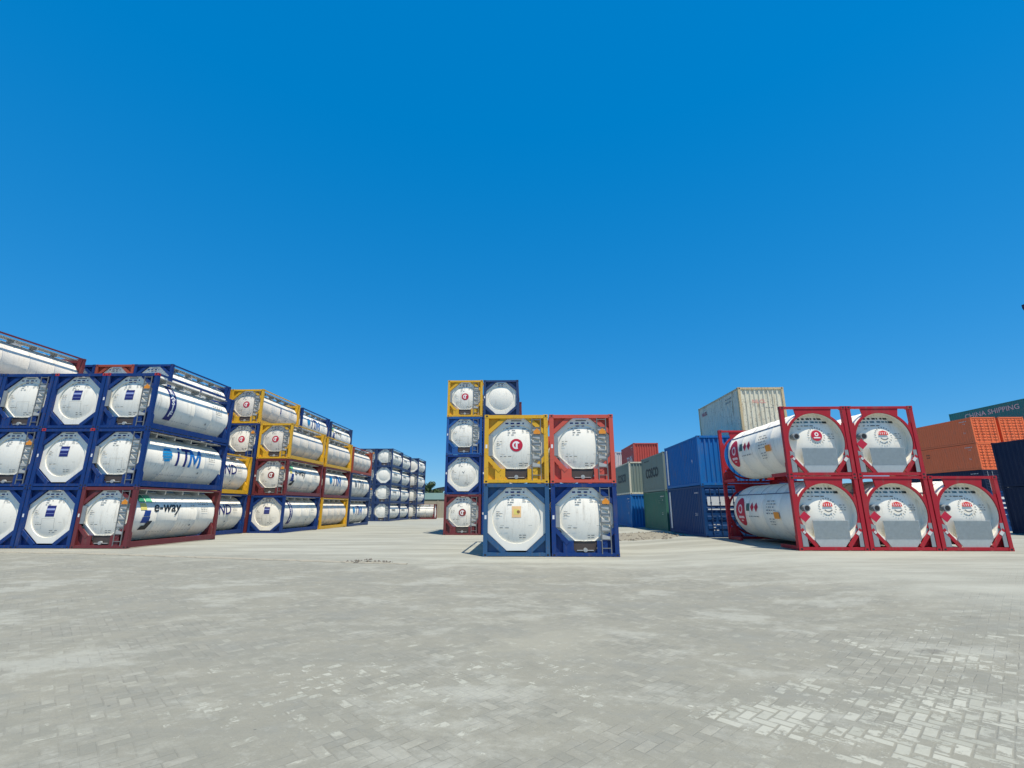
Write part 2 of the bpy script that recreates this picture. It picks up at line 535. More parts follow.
class Decal:
    """flat 2D shapes (u, v) with a material index, then wrapped onto a surface"""
    def __init__(s):
        s.items = []
    def text(s, body, u, v, size, mi, shear=0.0, bold=0.0, centre=False, spacing=1.0, sx=1.0):
        vs, fs, w = text_tris(body, size, shear, bold, spacing)
        du = u - (w * sx / 2 if centre else 0)
        s.items.append(([(x * sx + du, y + v) for x, y in vs], fs, mi))
        return s
    def poly(s, pts, mi):
        s.items.append((list(pts), [tuple(range(len(pts)))], mi))
        return s
    def rect(s, u0, u1, v0, v1, mi):
        return s.poly([(u0, v0), (u1, v0), (u1, v1), (u0, v1)], mi)
    def disc(s, u, v, r, mi, n=28, sy=1.0, a0=0, a1=2 * math.pi):
        full = a1 - a0 > 6.2
        pts = [(u + r * math.cos(a0 + (a1 - a0) * i / n), v + sy * r * math.sin(a0 + (a1 - a0) * i / n)) for i in range(n if full else n + 1)]
        return s.poly(pts, mi)
    def ring(s, u, v, r0, r1, mi, n=28, a0=0, a1=2 * math.pi):
        pts, fs = [], []
        for i in range(n + 1):
            a = a0 + (a1 - a0) * i / n
            pts += [(u + r0 * math.cos(a), v + r0 * math.sin(a)), (u + r1 * math.cos(a), v + r1 * math.sin(a))]
            if i:
                fs.append((2 * i - 2, 2 * i - 1, 2 * i + 1, 2 * i))
        s.items.append((pts, fs, mi))
        return s
    def block(s, u, v, w, rows, rh, mi, seed=0):
        """an illegible small-print block: rows of short dashes"""
        r = random.Random(seed)
        for i in range(rows):
            x = u
            y = v - i * rh * 1.7
            while x < u + w:
                l = r.uniform(.05, .16)
                if x + l > u + w:
                    break
                s.rect(x, x + l, y, y + rh * .55, mi)
                x += l + r.uniform(.03, .10)
        return s
    def build(s, fn, cut=None, both=False):
        def go():
            mb = MB()
            for k, (pts, fs, mi) in enumerate(s.items):
                bm = bmesh.new()
                vv = [bm.verts.new((p[0], p[1], 0)) for p in pts]
                for f in fs:
                    try:
                        bm.faces.new([vv[i] for i in f])
                    except ValueError:
                        pass
                if cut:
                    ys_ = [p[1] for p in pts]
                    a = math.floor(min(ys_) / cut) * cut
                    while a < max(ys_):
                        bmesh.ops.bisect_plane(bm, geom=bm.verts[:] + bm.edges[:] + bm.faces[:], plane_co=(0, a, 0), plane_no=(0, 1, 0))
                        a += cut
                    if both:
                        xs_ = [p[0] for p in pts]
                        a = math.floor(min(xs_) / cut) * cut
                        while a < max(xs_):
                            bmesh.ops.bisect_plane(bm, geom=bm.verts[:] + bm.edges[:] + bm.faces[:], plane_co=(a, 0, 0), plane_no=(1, 0, 0))
                            a += cut
                bm.normal_update()
                bm.verts.index_update()
                lift = 0.0012 * k
                vs = [fn(v.co.x, v.co.y, lift) for v in bm.verts]
                mb.add(vs, [tuple(v.index for v in f.verts) for f in bm.faces], mi)
                bm.free()
            return mb
        return go

# ------------------------------------------------------------------ tank container
W, H, L = 2.438, 2.591, 6.058
hw = W / 2
ZC, RB, RD = 1.33, 1.115, 0.90

def octa_r(a, hx, z0, z1, zc, cx, cz):
    """distance from (0,zc) to an octagon outline in direction a"""
    c, s = math.cos(a), math.sin(a)
    best = 9
    planes = [(1, 0, hx), (-1, 0, hx), (0, 1, z1 - zc), (0, -1, zc - z0)]
    for sxn in (1, -1):
        for szn, ze in ((1, z1 - zc), (-1, zc - z0)):
            # line through (hx, ze-cz) and (hx-cx, ze)
            nx_, nz_ = cz, cx
            d = nx_ * hx + nz_ * (ze - cz)
            planes.append((nx_ * sxn, nz_ * szn, d))
    for nx_, nz_, d in planes:
        q = nx_ * c + nz_ * s
        if q > 1e-6:
            best = min(best, d / q)
    return best

def octa_plate(y0, y1, z0, cz_low_same=True):
    def go():
        mb = MB()
        base = [2 * math.pi * i / 64 for i in range(64)]
        # exact corner angles
        hx, z1, cx, cz = 1.062, 2.43, 0.70, 0.62
        ex = []
        for sx_ in (1, -1):
            for (xx, zz) in ((hx, z1 - cz), (hx - cx, z1), (hx, z0 + cz), (hx - cx, z0)):
                ex.append(math.atan2(zz - ZC, xx * sx_) % (2 * math.pi))
        ang = sorted(set([a for a in base if min(abs(a - e) for e in ex) > 0.02] + ex))
        n = len(ang)
        P = []
        for a in ang:
            ro = octa_r(a, hx, z0, z1, ZC, cx, cz)
            P.append((math.cos(a), math.sin(a), ro, min(RD - .004, ro - 0.02)))
        vs = []
        for c, s, ro, ri in P:
            vs += [(c * ro, y0, ZC + s * ro), (c * ri, y0, ZC + s * ri), (c * ro, y1, ZC + s * ro), (c * ri, y1, ZC + s * ri)]
        fs = []
        for i in range(n):
            a, b = 4 * i, 4 * ((i + 1) % n)
            fs += [(a, a + 1, b + 1, b), (a, b, b + 2, a + 2), (a + 1, a + 3, b + 3, b + 1), (a + 2, b + 2, b + 3, a + 3)]
        mb.add(vs, fs)
        return mb
    return go

def dome_y(x, z):
    r = min(1.0, math.hypot(x, z - ZC) / RD)
    return 0.180 - 0.135 * (1 - r ** 2.0)

def barrel_mesh():
    mb = MB()
    f = [(dome_y(RD * r, ZC), RD * r) for r in (0.001, .15, .3, .45, .6, .72, .82, .9, .95, .98, 1.0)]
    mb.revolve(f, ZC, 56)
    mb.revolve([(0.180, RD), (0.190, RD), (0.190, RB - .03), (0.235, RB)], ZC, 56, smooth=False)
    # cladding: slightly stepped sheets
    ysn = [0.235, 1.62, 3.02, 4.42, 5.82]
    for i in range(4):
        mb.revolve([(ysn[i], RB), (ysn[i + 1] - .05, RB), (ysn[i + 1] - .05, RB + .008), (ysn[i + 1], RB + .008), (ysn[i + 1], RB)], ZC, 64)
    mb.revolve([(5.82, RB), (5.86, RB - .04), (5.90, RD), (L - .10, RD * .7), (L - .045, .35), (L - .04, .001)], ZC, 56)
    return mb

def frame_mesh(kind):
    def go():
        mb = MB()
        p = 0.165
        o = 0.006
        for sx in (-1, 1):
            for y0, y1 in ((o, p), (L - p, L - o)):
                x0, x1 = sorted((sx * (hw - o), sx * (hw - p)))
                mb.box(x0, x1, y0, y1, 0.118, H - 0.118)
            # side rails
            x0, x1 = sorted((sx * (hw - .012), sx * (hw - .085)))
            mb.box(x0, x1, 0.178, L - 0.178, H - 0.095, H - 0.015)
            x0, x1 = sorted((sx * (hw - .010), sx * (hw - .12)))
            mb.box(x0, x1, 0.178, L - 0.178, 0.03, 0.27)
            # sloping saddle plates between side rail and barrel
            xa, xb = sx * (hw - .05), sx * .74
            for yy in (0.18, L - .30):
                pts = [(xa, .20), (xa, .62), (sx * 1.02, .92), (xb, .50), (xb, .20)]
                if sx < 0:
                    pts = pts[::-1]
                mb.prism(pts[::-1], yy, yy + .10)
        for y0, y1, f0, f1 in ((0.012, 0.13, 0.03, 0.16), (L - .13, L - .012, L - .16, L - .03)):
            mb.box(-hw + .16, hw - .16, y0, y1, H - 0.145, H - 0.012)
            mb.box(-hw + .16, hw - .16, y0, y1, 0.018, 0.135)
        # solid corner gussets and diagonal braces at the octagon edges
        for (t0, t1) in ((.150, .165), (L - .152, L - .137)):
            for sx in (-1, 1):
                q = [(sx * (hw - .14), 1.72), (sx * (hw - .14), H - .13), (sx * .30, H - .13)]
                mb.prism(q[::-1] if sx > 0 else q, t0, t1)
                q = [(sx * (hw - .14), .92), (sx * (hw - .14), .12), (sx * .30, .12)]
                mb.prism(q if sx > 0 else q[::-1], t0, t1)
        for (t0, t1) in ((0.022, 0.088), (L - .13, L - .06)):
            for sx in (-1, 1):
                mb.bar((sx * 1.13, 1.86), (sx * .44, 2.475), 0.15, (t0 + .02, t1))
                if kind == 'plain' or t0 > 1:
                    mb.bar((sx * 1.13, .75), (sx * .44, .14), 0.16, (t0 + .02, t1))
                else:
                    mb.bar((sx * 1.13, 1.0), (sx * .62, .46), 0.15, (t0 + .012, t1))
                    x0, x1 = sorted((sx * .42, sx * .80))
                    mb.box(x0, x1, t0 + .022, t1 + .01, .135, .52)
                    mb.box(x0, x1, t0 + .045, .35, .52, .535)
        return mb
    return go

def casting_mesh(sides=True):
    mb = MB()
    a, b, c = .178, .162, .118
    mb.box(-a / 2, a / 2, 0, b, 0, c)
    # aperture shade painted as dark hexagons, set 2 mm proud of front and side
    for y in (-.002, b + .002):
        mb.add([(-.03, y, .03), (.03, y, .03), (.045, y, .06), (.03, y, .09), (-.03, y, .09), (-.045, y, .06)], [(0, 1, 2, 3, 4, 5) if y < 0 else (5, 4, 3, 2, 1, 0)], 1)
    for sx in (-1, 1):
        x = sx * (a / 2 + .002)
        mb.add([(x, .05, .035), (x, .11, .035), (x, .12, .06), (x, .11, .085), (x, .05, .085), (x, .04, .06)], [(0, 1, 2, 3, 4, 5) if sx > 0 else (5, 4, 3, 2, 1, 0)], 1)
    return mb

def ladder_mesh():
    mb = MB()
    for x in (.60, .93):
        mb.box(x - .016, x + .016, .010, .045, .10, 2.44)
    z = .28
    while z < 2.4:
        mb.box(.616, .914, .014, .042, z, z + .028)
        z += .30
    for i in range(6):
        z = .62 + i * .27
        mb.prism([(.616, z), (.914, z - .06), (.914, z + .07), (.616, z + .15)], .030, .046, 1)
    return mb

def walkway_mesh():
    mb = MB()
    mb.box(-.23, .23, .2, L - .2, 2.465, 2.50)
    for y in (1.0, 2.2, 3.4, 4.6):
        mb.box(-.23, .23, y, y + .05, 2.30, 2.466)
    return mb

def manlid_mesh():
    mb = MB()
    mb.tube((0, 0, -.14), (0, 0, 0), .28, 20)
    mb.tube((0, 0, 0), (0, 0, .035), .31, 20)
    return mb

def valve_recess_shade():
    mb = MB()
    mb.box(-.42, .42, .155, .172, .139, .53)  # thin plate coloured dark to stand for the shade inside the valve recess
    return mb
def valve_mesh():
    mb = MB()
    mb.tube((0, .04, .23), (0, .13, .23), .075, 16)
    mb.tube((0, .035, .23), (0, .04, .23), .035, 10)
    mb.box(-.30, .30, .095, .156, .20, .225)
    return mb

def docbox_mesh():
    mb = MB()
    mb.box(-1.055, -.90, .030, .085, 1.02, 1.78)
    return mb
def gauge_mesh():
    mb = MB()
    mb.tube((-.93, .035, .84), (-.93, .085, .84), .085, 16)
    return mb
def placard_mesh():
    mb = MB()
    mb.prism([(.66, 1.84), (.92, 1.84), (.92, 1.94), (.79, 2.06), (.66, 1.94)], .000, .007)
    return mb

def dome_fn(u, v, lift):
    return (u, dome_y(u, v) - .006 - lift, v)
def oct_fn(y):
    return lambda u, v, lift: (u, y - .004 - lift, v)
def side_fn(y0, sgn, rb=RB, zc=ZC):
    """u runs along the reading direction, v = arc height above the barrel's middle"""
    def fn(u, v, lift):
        a = v / rb
        r = rb + .014 + lift
        return (sgn * r * math.cos(a), y0 + sgn * u, zc + r * math.sin(a))
    return fn

def end_logo(kind, e, seed=0):
    """the emblem and small print on the end dish"""
    d = Decal()
    if kind == 'square':
        d.rect(-.20, .20, 1.32, 1.78, 0).rect(-.19, .18, 1.585, 1.665, 1).rect(-.17, .17, 1.44, 1.455, 1)
        mats = [DBLUE, flat('pale_blue_stripe', (.30, .36, .62))]
        part('logo', 'sq', d.build(dome_fn, .08, True), mats, e)
    elif kind in ('swirl', 'swirlbrown'):
        d.disc(0, 1.42, .245, 0)
        d.ring(0, 1.42, .09, .15, 1, 22, .6, 5.2).rect(-.02, .05, 1.28, 1.52, 1)
        if kind == 'swirlbrown':
            d.ring(0, 1.42, .245, .275, 1)
        part('logo', kind, d.build(dome_fn, .08, True), [CRIM if kind == 'swirl' else BROWNRED, WINK], e)
    elif kind == 'cargo':
        d.rect(-.17, .17, 1.36, 1.76, 0).rect(-.10, .10, 1.46, 1.66, 1).disc(.07, 1.56, .06, 2, 12)
        part('logo', kind, d.build(dome_fn, .08, True), [flat('pale_orange_placard', (.80, .52, .25)), YEL, flat('brown_logo', (.25, .14, .06))], e)
    elif kind == 'mark':
        d.poly([(-.08, 1.46), (-.05, 1.49), (.02, 1.41), (.07, 1.53), (.10, 1.54), (.03, 1.35)], 0)
        part('logo', kind, d.build(dome_fn, .08, True), [INK], e)
    # small print
    p = Decal()
    r = random.Random(seed)
    if kind != 'none':
        p.block(-.62, 2.06, .5, 1, .05, 0, seed)
        p.block(-.33, 1.98, .34, 3, .05, 0, seed + 1)
        p.block(.22, 2.06, .30, 3, .04, 0, seed + 2)
        p.block(-.62, .98, .5, 1, .045, 0, seed + 3)
        p.rect(-.60, .58, 1.075, 1.083, 0)
        if seed % 2:
            p.rect(-.30, .28, 1.24, 1.248, 0).rect(-.30, -.292, .80, 1.24, 0).rect(.272, .28, .80, 1.24, 0)
        p.block(-.75, 1.55, .28, 3, .04, 0, seed + 4)
        p.block(.10, .72, .35, 2, .05, 0, seed + 5)
        part('lettering', ('dome', seed), p.build(dome_fn, .1), [INK], e)

def side_decal(kind, e, sgn):
    if kind is None:
        return
    fn = side_fn(0, sgn)
    o = 0.0
    def shift(u0):
        return side_fn(u0, sgn)
    if kind == 'itm' or kind == 'itmgrey':
        d = Decal()
        # globe of slanted bands
        for i in range(5):
            a = -.30 + i * .13
            w = math.sqrt(max(0, .34 ** 2 - (a + .02) ** 2))
            d.poly([(1.62 - w, .22 + a - .02 - .06 * w), (1.62 + w, .22 + a - .02 + .10 * w), (1.62 + w * .9, .22 + a + .085 + .10 * w), (1.62 - w * .9, .22 + a + .085 - .06 * w)], 0)
        part('logo', (kind, sgn), d.build(shift(0), .12), [CYAN if kind == 'itm' else INK], e)
        d = Decal()
        dk, bl = (0, 1)
        def glyph(pts, u0, mi):
            d.poly([(u0 + x + .20 * y, y - .26) for x, y in pts], mi)
        hh = .95
        glyph([(0, 0), (.15, 0), (.15, .72), (0, .72)], 2.20, dk)
        glyph([(0, .80), (.16, .80), (.16, hh), (0, hh)], 2.20, bl)
        glyph([(.24, 0), (.40, 0), (.40, .78), (.24, .78)], 2.50, dk)
        glyph([(0, .78), (.66, .78), (.66, hh), (0, hh)], 2.50, dk)
        glyph([(0, 0), (.16, 0), (.16, hh), (0, hh)], 3.10, bl)
        glyph([(.16, hh), (.16, .62), (.42, .10), (.42, .42)], 3.10, bl)
        glyph([(.42, .42), (.42, .10), (.68, .62), (.68, hh)], 3.10, bl)
        glyph([(.68, 0), (.84, 0), (.84, hh), (.68, hh)], 3.10, bl)
        part('lettering', (kind, sgn), d.build(shift(0), .12), [DBLUE, flat('itm_blue', (.008, .16, .48))] if kind == 'itm' else [INK, SLAT], e)
    elif kind == 'eway':
        d = Decal()
        d.rect(.62, .98, .62, 1.05, 0).rect(1.03, 1.40, .62, 1.05, 1)
        d.rect(.62, .98, .26, .58, 2)
        d.poly([(.78, -.02), (1.15, -.02), (1.22, .24), (.86, .24)], 3)
        d.poly([(.70, -.30), (1.15, -.30), (1.20, -.04), (.75, -.04)], 3)
        d.poly([(.95, -.62), (1.20, -.62), (1.38, -.22), (1.05, -.24)], 4)
        d.poly([(.75, -.62), (.97, -.62), (1.02, -.42), (.82, -.42)], 4)
        part('logo', ('eway', sgn), d.build(shift(0), .12), [GRN, LGRN, YEL, flat('eway_blue', (.01, .05, .25)), BLK], e)
        d = Decal()
        d.text('e-way', 1.34, .18, .70, 0, .38, .012, sx=1.06)
        part('lettering', ('eway', sgn), d.build(shift(0), .12), [BLK], e)
    elif kind == 'band':
        d = Decal().rect(1.15, 1.60, -.78, 1.10, 0)
        part('logo', ('band', sgn), d.build(shift(0), .1), [DBLUE], e)
        d = Decal()
        for i, ch in enumerate('EXSIF'):
            d.text(ch, 1.375, .58 - i * .285, .37, 0, 0, .014, True, sx=1.15)
        f2 = lambda u, v, l: side_fn(0, sgn)(u, v, l + .006)
        part('lettering', ('band', sgn), d.build(f2, .1), [WINK], e)
    elif kind == 'end':
        d = Decal().text('END', 2.72, -.05, .95, 0, .08, .015, sx=.95)
        part('lettering', ('end', sgn), d.build(shift(0), .12), [DBLUE], e)
    elif kind == 'mark':
        d = Decal().poly([(2.9, -.1), (3.05, -.1), (3.15, .4), (3.0, .4)], 0)
        part('logo', ('mark', sgn), d.build(shift(0), .12), [DBLUE], e)
    elif kind == 'word':
        d = Decal().block(1.5, .1, 2.2, 1, .5, 0, 71)
        part('lettering', ('word', sgn), d.build(shift(0), .12), [INK], e)
    # small print near the far end of the barrel + a valve cover
    p = Decal()
    p.block(4.55, .62, .9, 2, .07, 0, 11)
    p.block(4.70, .32, .55, 3, .05, 0, 12)
    p.block(3.9, .45, .3, 2, .05, 0, 13)
    p.rect(4.0, 4.09, -.55, -.46, 0)
    p.block(1.2, -.75, 3.2, 1, .03, 0, 14)
    part('lettering', ('print', sgn), p.build(shift(0), .12), [INK], e)

TG = 'tank containers stacked in the yard'
def tank(frame, end, emblem, side, loc, label, far=False, seed=0, redcast=False, body=None, rz=0.0):
    e = thing('tank_container', label, 'tank container', loc, rz, TG)
    body = body or WHITE
    fm = FR[frame]
    part('frame', end, frame_mesh(end), [fm], e)
    part('tank', 'barrel', barrel_mesh, [body], e)
    part('end_flange', end, octa_plate(.130, .185, 0.20 if end == 'plain' else 0.535), [WHITE if body is WHITE else body], e)
    part('walkway', 'w', walkway_mesh, [GREY], e, (.66, 0, 0))
    part('walkway', 'w', walkway_mesh, [GREY], e, (-.66, 0, 0))
    part('manhole_lid', 'm', manlid_mesh, [LGREY], e, (0, 3.0, 2.52))
    for sx in (-1, 1):
        for y in (0, L - .162):
            for z in (0, H - .118):
                cm = CASTRED if (redcast and y == 0 and z > 1) else fm
                part('corner_casting', 'c', casting_mesh, [cm, RUBBER_SHADE], e, (sx * (hw - .089), y, z))
    if end == 'ladder':
        part('ladder', 'l', ladder_mesh, [flat('ladder_grey', (.17, .18, .18), .5), flat('step_grey', (.42, .43, .42), .5)], e)
        part('valve_recess_shade', 'v', valve_recess_shade, [flat('painted_recess_shade', (.07, .055, .05))], e)
        part('outlet_valve', 'v', valve_mesh, [GREY], e)
        part('document_box', 'd', docbox_mesh, [SLAT], e)
        part('gauge', 'g', gauge_mesh, [RUBBER_SHADE], e)
        if seed % 2 == 0:
            part('hazard_placard', 'p', placard_mesh, [ORNG], e)
    d = Decal().rect(-.20, .20, 2.345, 2.395, 0).block(-.42, 2.24, .80, 1, .10, 1, 5).block(-.2, 2.14, .4, 1, .06, 1, 6)
    part('number_plate', 'n', d.build(oct_fn(.130)), [INK, DBLUE], e)
    if seed % 3:
        st = Decal().rect(-hw + .05, -hw + .12, 1.30, 1.44, 0)
        part('sticker', 'st', st.build(lambda u, v, l: (u, .003, v)), [WINK], e)
    if emblem:
        end_logo(emblem, e, seed % 4)
    side_decal(side, e, 1)
    return e

# ------------------------------------------------------------------ row helper
TIER = {1: 'bottom tier', 2: 'second tier', 3: 'third tier', 4: 'top tier'}
FRN = {'blue': 'blue', 'steelblue': 'steel-blue', 'brightblue': 'bright-blue', 'navy': 'dark navy', 'maroon': 'maroon', 'red': 'red', 'coral': 'coral-red', 'rust': 'rust-red', 'yellow': 'yellow'}
def feature(end, emblem, side, sideseen, endseen):
    if sideseen and side:
        return {'itm': 'with blue iTM lettering', 'itmgrey': 'with grey iTM lettering', 'eway': 'with e-way lettering', 'band': 'with dark lettered band', 'end': 'with END lettering', 'mark': 'with small blue side mark', 'word': 'with grey lettering on its side'}[side]
    if endseen:
        if emblem == 'square':
            return 'with blue square on ' + ('ladder end' if end == 'ladder' else 'octagonal end')
        if emblem in ('swirl', 'swirlbrown'):
            return 'with round red emblem'
        if emblem == 'cargo':
            return 'with orange placard on its end'
        return 'with ladder on its end' if end == 'ladder' else 'with plain octagonal end'
    return ''
def put(x_right, y, tier, frame, end, emblem, side, where, sideseen=False, endseen=True, top=False, seed=0, redcast=False, body=None):
    z = gz(x_right - hw, y + L / 2) + (tier - 1) * H
    lab = '%s-framed tank %s, %s, %s' % (FRN[frame], feature(end, emblem, side, sideseen, endseen), TIER[tier] if not top else 'top tier', where)
    lab = lab.replace(' ,', ',')
    return tank(frame, end, emblem, side, (x_right - hw, y, z + tier * .002), lab, seed=seed, redcast=redcast, body=body)

XL = -16.99
P = 2.47
# nearest left row
r1 = 'nearest left row'
c = ['corner column', 'second column', 'third column', 'fourth column', 'fifth column']
y1 = 21.0
put(XL, y1, 1, 'maroon', 'ladder', 'plain2', 'eway', c[0] + ' of ' + r1, True, seed=2)
put(XL, y1, 2, 'blue', 'ladder', 'plain2', 'itm', c[0] + ' of ' + r1, True, seed=1)
put(XL, y1, 3, 'blue', 'ladder', 'square', 'band', c[0] + ' of ' + r1, True, top=True, seed=4, redcast=True)
for t_ in (1, 2, 3):
    put(XL - P, y1, t_, 'blue', 'plain', 'square', None, c[1] + ' of ' + r1, top=t_ == 3, seed=t_, redcast=t_ != 1)
put(XL - 2 * P, y1, 1, 'blue', 'plain', 'plain2', None, c[2] + ' of ' + r1, seed=3)
put(XL - 2 * P, y1, 2, 'blue', 'ladder', 'plain2', None, c[2] + ' of ' + r1, seed=2)
put(XL - 2 * P, y1, 3, 'blue', 'ladder', 'plain2', None, c[2] + ' of ' + r1, top=True, seed=1)
for t_ in (1, 2, 3):
    put(XL - 3 * P, y1, t_, 'blue', 'plain', 'square', None, c[3] + ' of ' + r1, top=t_ == 3, seed=t_)
for t_ in (1, 2, 3, 4):
    put(XL - 4 * P + (.36 if t_ == 4 else 0), y1, t_, 'maroon' if t_ == 4 else 'blue', 'plain', 'none', None, c[4] + ' of ' + r1, top=t_ == 4, seed=t_, body=CREAM if t_ == 4 else None)
# second left row
r2_ = 'second left row'
y2 = 27.95
for t_, fr_ in ((1, 'blue'), (2, 'yellow')):
    put(XL - P, y2, t_, fr_, 'ladder', 'swirl', 'end', 'right-hand column of ' + r2_, True, seed=t_)
for k_, (fr_, nm) in enumerate((('blue', 'tall column two from right'), ('rust', 'tall column three from right'), ('blue', 'tall column four from right'))):
    for t_ in (1, 2, 3, 4):
        put(XL - (2 + k_) * P + .14, y2, t_, fr_ if t_ == 4 else ('blue' if (t_ + k_) % 2 else 'maroon'), 'plain', 'none', 'mark' if t_ == 4 and k_ == 0 else None, nm + ', ' + r2_, seed=t_)
# third left row
r3_ = 'third left row'
y3 = 34.4
for t_, fr_, en, em, sd_ in ((1, 'blue', 'plain', 'square', 'band'), (2, 'maroon', 'ladder', 'swirlbrown', 'eway'), (3, 'yellow', 'ladder', 'swirl', None)):
    put(XL, y3, t_, fr_, en, em, sd_, 'right-hand column of ' + r3_, t_ != 3, top=False, seed=t_, body=CREAM if t_ == 3 else None)
for t_, fr_ in ((1, 'maroon'), (2, 'navy'), (3, 'blue'), (4, 'yellow')):
    put(XL - P - .05, y3, t_, fr_, 'ladder', 'swirl', 'mark' if t_ == 4 else None, 'taller second column of ' + r3_, seed=t_ + 1, body=CREAM if t_ == 4 else None)
for t_, fr_ in ((1, 'blue'), (2, 'blue'), (3, 'maroon'), (4, 'yellow')):
    put(XL - 2 * P - .05, y3, t_, fr_, 'ladder', 'swirl', None, 'leftmost column of ' + r3_, seed=t_)
# fourth left row
r4_ = 'fourth left row'
y4 = 41.1
for t_, fr_, sd_, bd in ((1, 'yellow', None, CREAM), (2, 'maroon', 'itm', None), (3, 'yellow', None, CREAM)):
    put(XL - .05, y4, t_, fr_, 'ladder', None, sd_, 'shorter front column of ' + r4_, True, endseen=False, seed=t_, body=bd)
for t_, fr_, sd_ in ((1, 'blue', None), (2, 'blue', None), (3, 'maroon', None), (4, 'blue', 'itm')):
    put(XL - P - .1, y4, t_, fr_, 'ladder', None, sd_, 'taller rear column of ' + r4_, t_ == 4, endseen=False, seed=t_)
# fifth left row
r5_ = 'fifth left row'
y5 = 47.9
for t_, fr_, sd_, bd in ((1, 'navy', 'itm', None), (2, 'navy', 'itmgrey', None), (3, 'rust', None, CREAM)):
    put(XL - .15, y5, t_, fr_, 'ladder', None, sd_, 'shorter front column of ' + r5_, True, endseen=False, seed=t_, body=bd)
for t_, fr_, sd_ in ((1, 'blue', None), (2, 'maroon', None), (3, 'blue', None), (4, 'navy', 'eway')):
    put(XL - P - .2, y5, t_, fr_, 'ladder', None, sd_, 'taller rear column of ' + r5_, t_ == 4, endseen=False, seed=t_)
# far left block of navy frames
for k_, (yy, xr, nm) in enumerate(((70.3, -19.35, 'front row of far navy block'), (77.0, -19.6, 'second row of far navy block'), (84.0, -18.45, 'last row of far navy block'))):
    for t_ in (1, 2, 3, 4):
        en = 'plain' if (t_ == 3 and k_ == 0) or (t_ == 4 and k_ == 2) else 'ladder'
        put(xr, yy, t_, 'navy', en, 'none' if en == 'plain' else 'plain2', 'word', nm, False, seed=t_ * 2 + 1 + k_)
for t_ in (1, 2, 3, 4):
    put(-19.35 - P, 70.3, t_, 'navy', 'ladder', 'none', None, 'left column of far navy block', seed=t_)

# centre tower
yT, xT = 32.25, -5.31
for t_, fr_, en, em in ((1, 'maroon', 'ladder', 'swirlbrown'), (2, 'blue', 'plain', 'mark'), (3, 'brightblue', 'ladder', 'plain2'), (4, 'yellow', 'ladder', 'swirl')):
    put(xT + W, yT, t_, fr_, en, em, None, 'left column of tall centre stack', seed=t_ * 2 + 1)
for t_ in (1, 2, 3, 4):
    put(xT + 2 * W + .05, yT, t_, 'navy' if t_ == 4 else 'blue', 'plain', None, None, 'right column of tall centre stack', seed=t_)
for t_ in (1, 2, 3, 4):
    put(xT + 2 * W + .22, 39.3, t_, 'maroon', 'ladder', None, None, 'column hidden behind tall centre stack', endseen=False, seed=t_)
# centre front stack
yC, xC = 18.17, -1.53
wc = 'of nearest centre stack'
for col_, t_, fr_, en, em in ((0, 1, 'steelblue', 'plain', 'cargo'), (0, 2, 'yellow', 'ladder', 'swirl'), (1, 1, 'blue', 'ladder', 'plain2'), (1, 2, 'coral', 'ladder', 'plain3')):
    put(xC + W * (col_ + 1) + .05 * col_, yC, t_, fr_, en, em, None, ('left' if col_ == 0 else 'right') + ' column ' + wc, top=t_ == 2, seed=t_ * 2)

# ------------------------------------------------------------------ round-ended red framed tank containers (right)
RR, RZ = 1.14, 1.30
def rt_dish(x, z):
    r = min(1.0, math.hypot(x, z - RZ) / 1.0)
    return .36 - .20 * (1 - r ** 2.2)
def rt_barrel():
    mb = MB()
    mb.revolve([(rt_dish(r, RZ), r) for r in (0.001, .2, .4, .55, .7, .82, .92, 1.0)], RZ, 56)
    mb.revolve([(.36, 1.0), (.36, 1.045)], RZ, 56, smooth=False)
    mb.revolve([(.36, 1.045), (.085, 1.045)], RZ, 56)
    mb.revolve([(.085, 1.045), (.085, RR - .02), (.12, RR)], RZ, 56, smooth=False)
    seg = [.12, 1.2, 2.5, 3.8, 5.1]
    for i in range(4):
        mb.revolve([(seg[i], RR), (seg[i + 1] - .03, RR), (seg[i + 1] - .03, RR + .005), (seg[i + 1], RR + .005), (seg[i + 1], RR)], RZ, 64)
    mb.revolve([(5.1, RR), (5.3, RR - .02), (5.5, RR - .10), (5.65, RR - .26), (5.78, RR - .5), (5.84, RR - .75), (5.86, .001)], RZ, 56)
    return mb
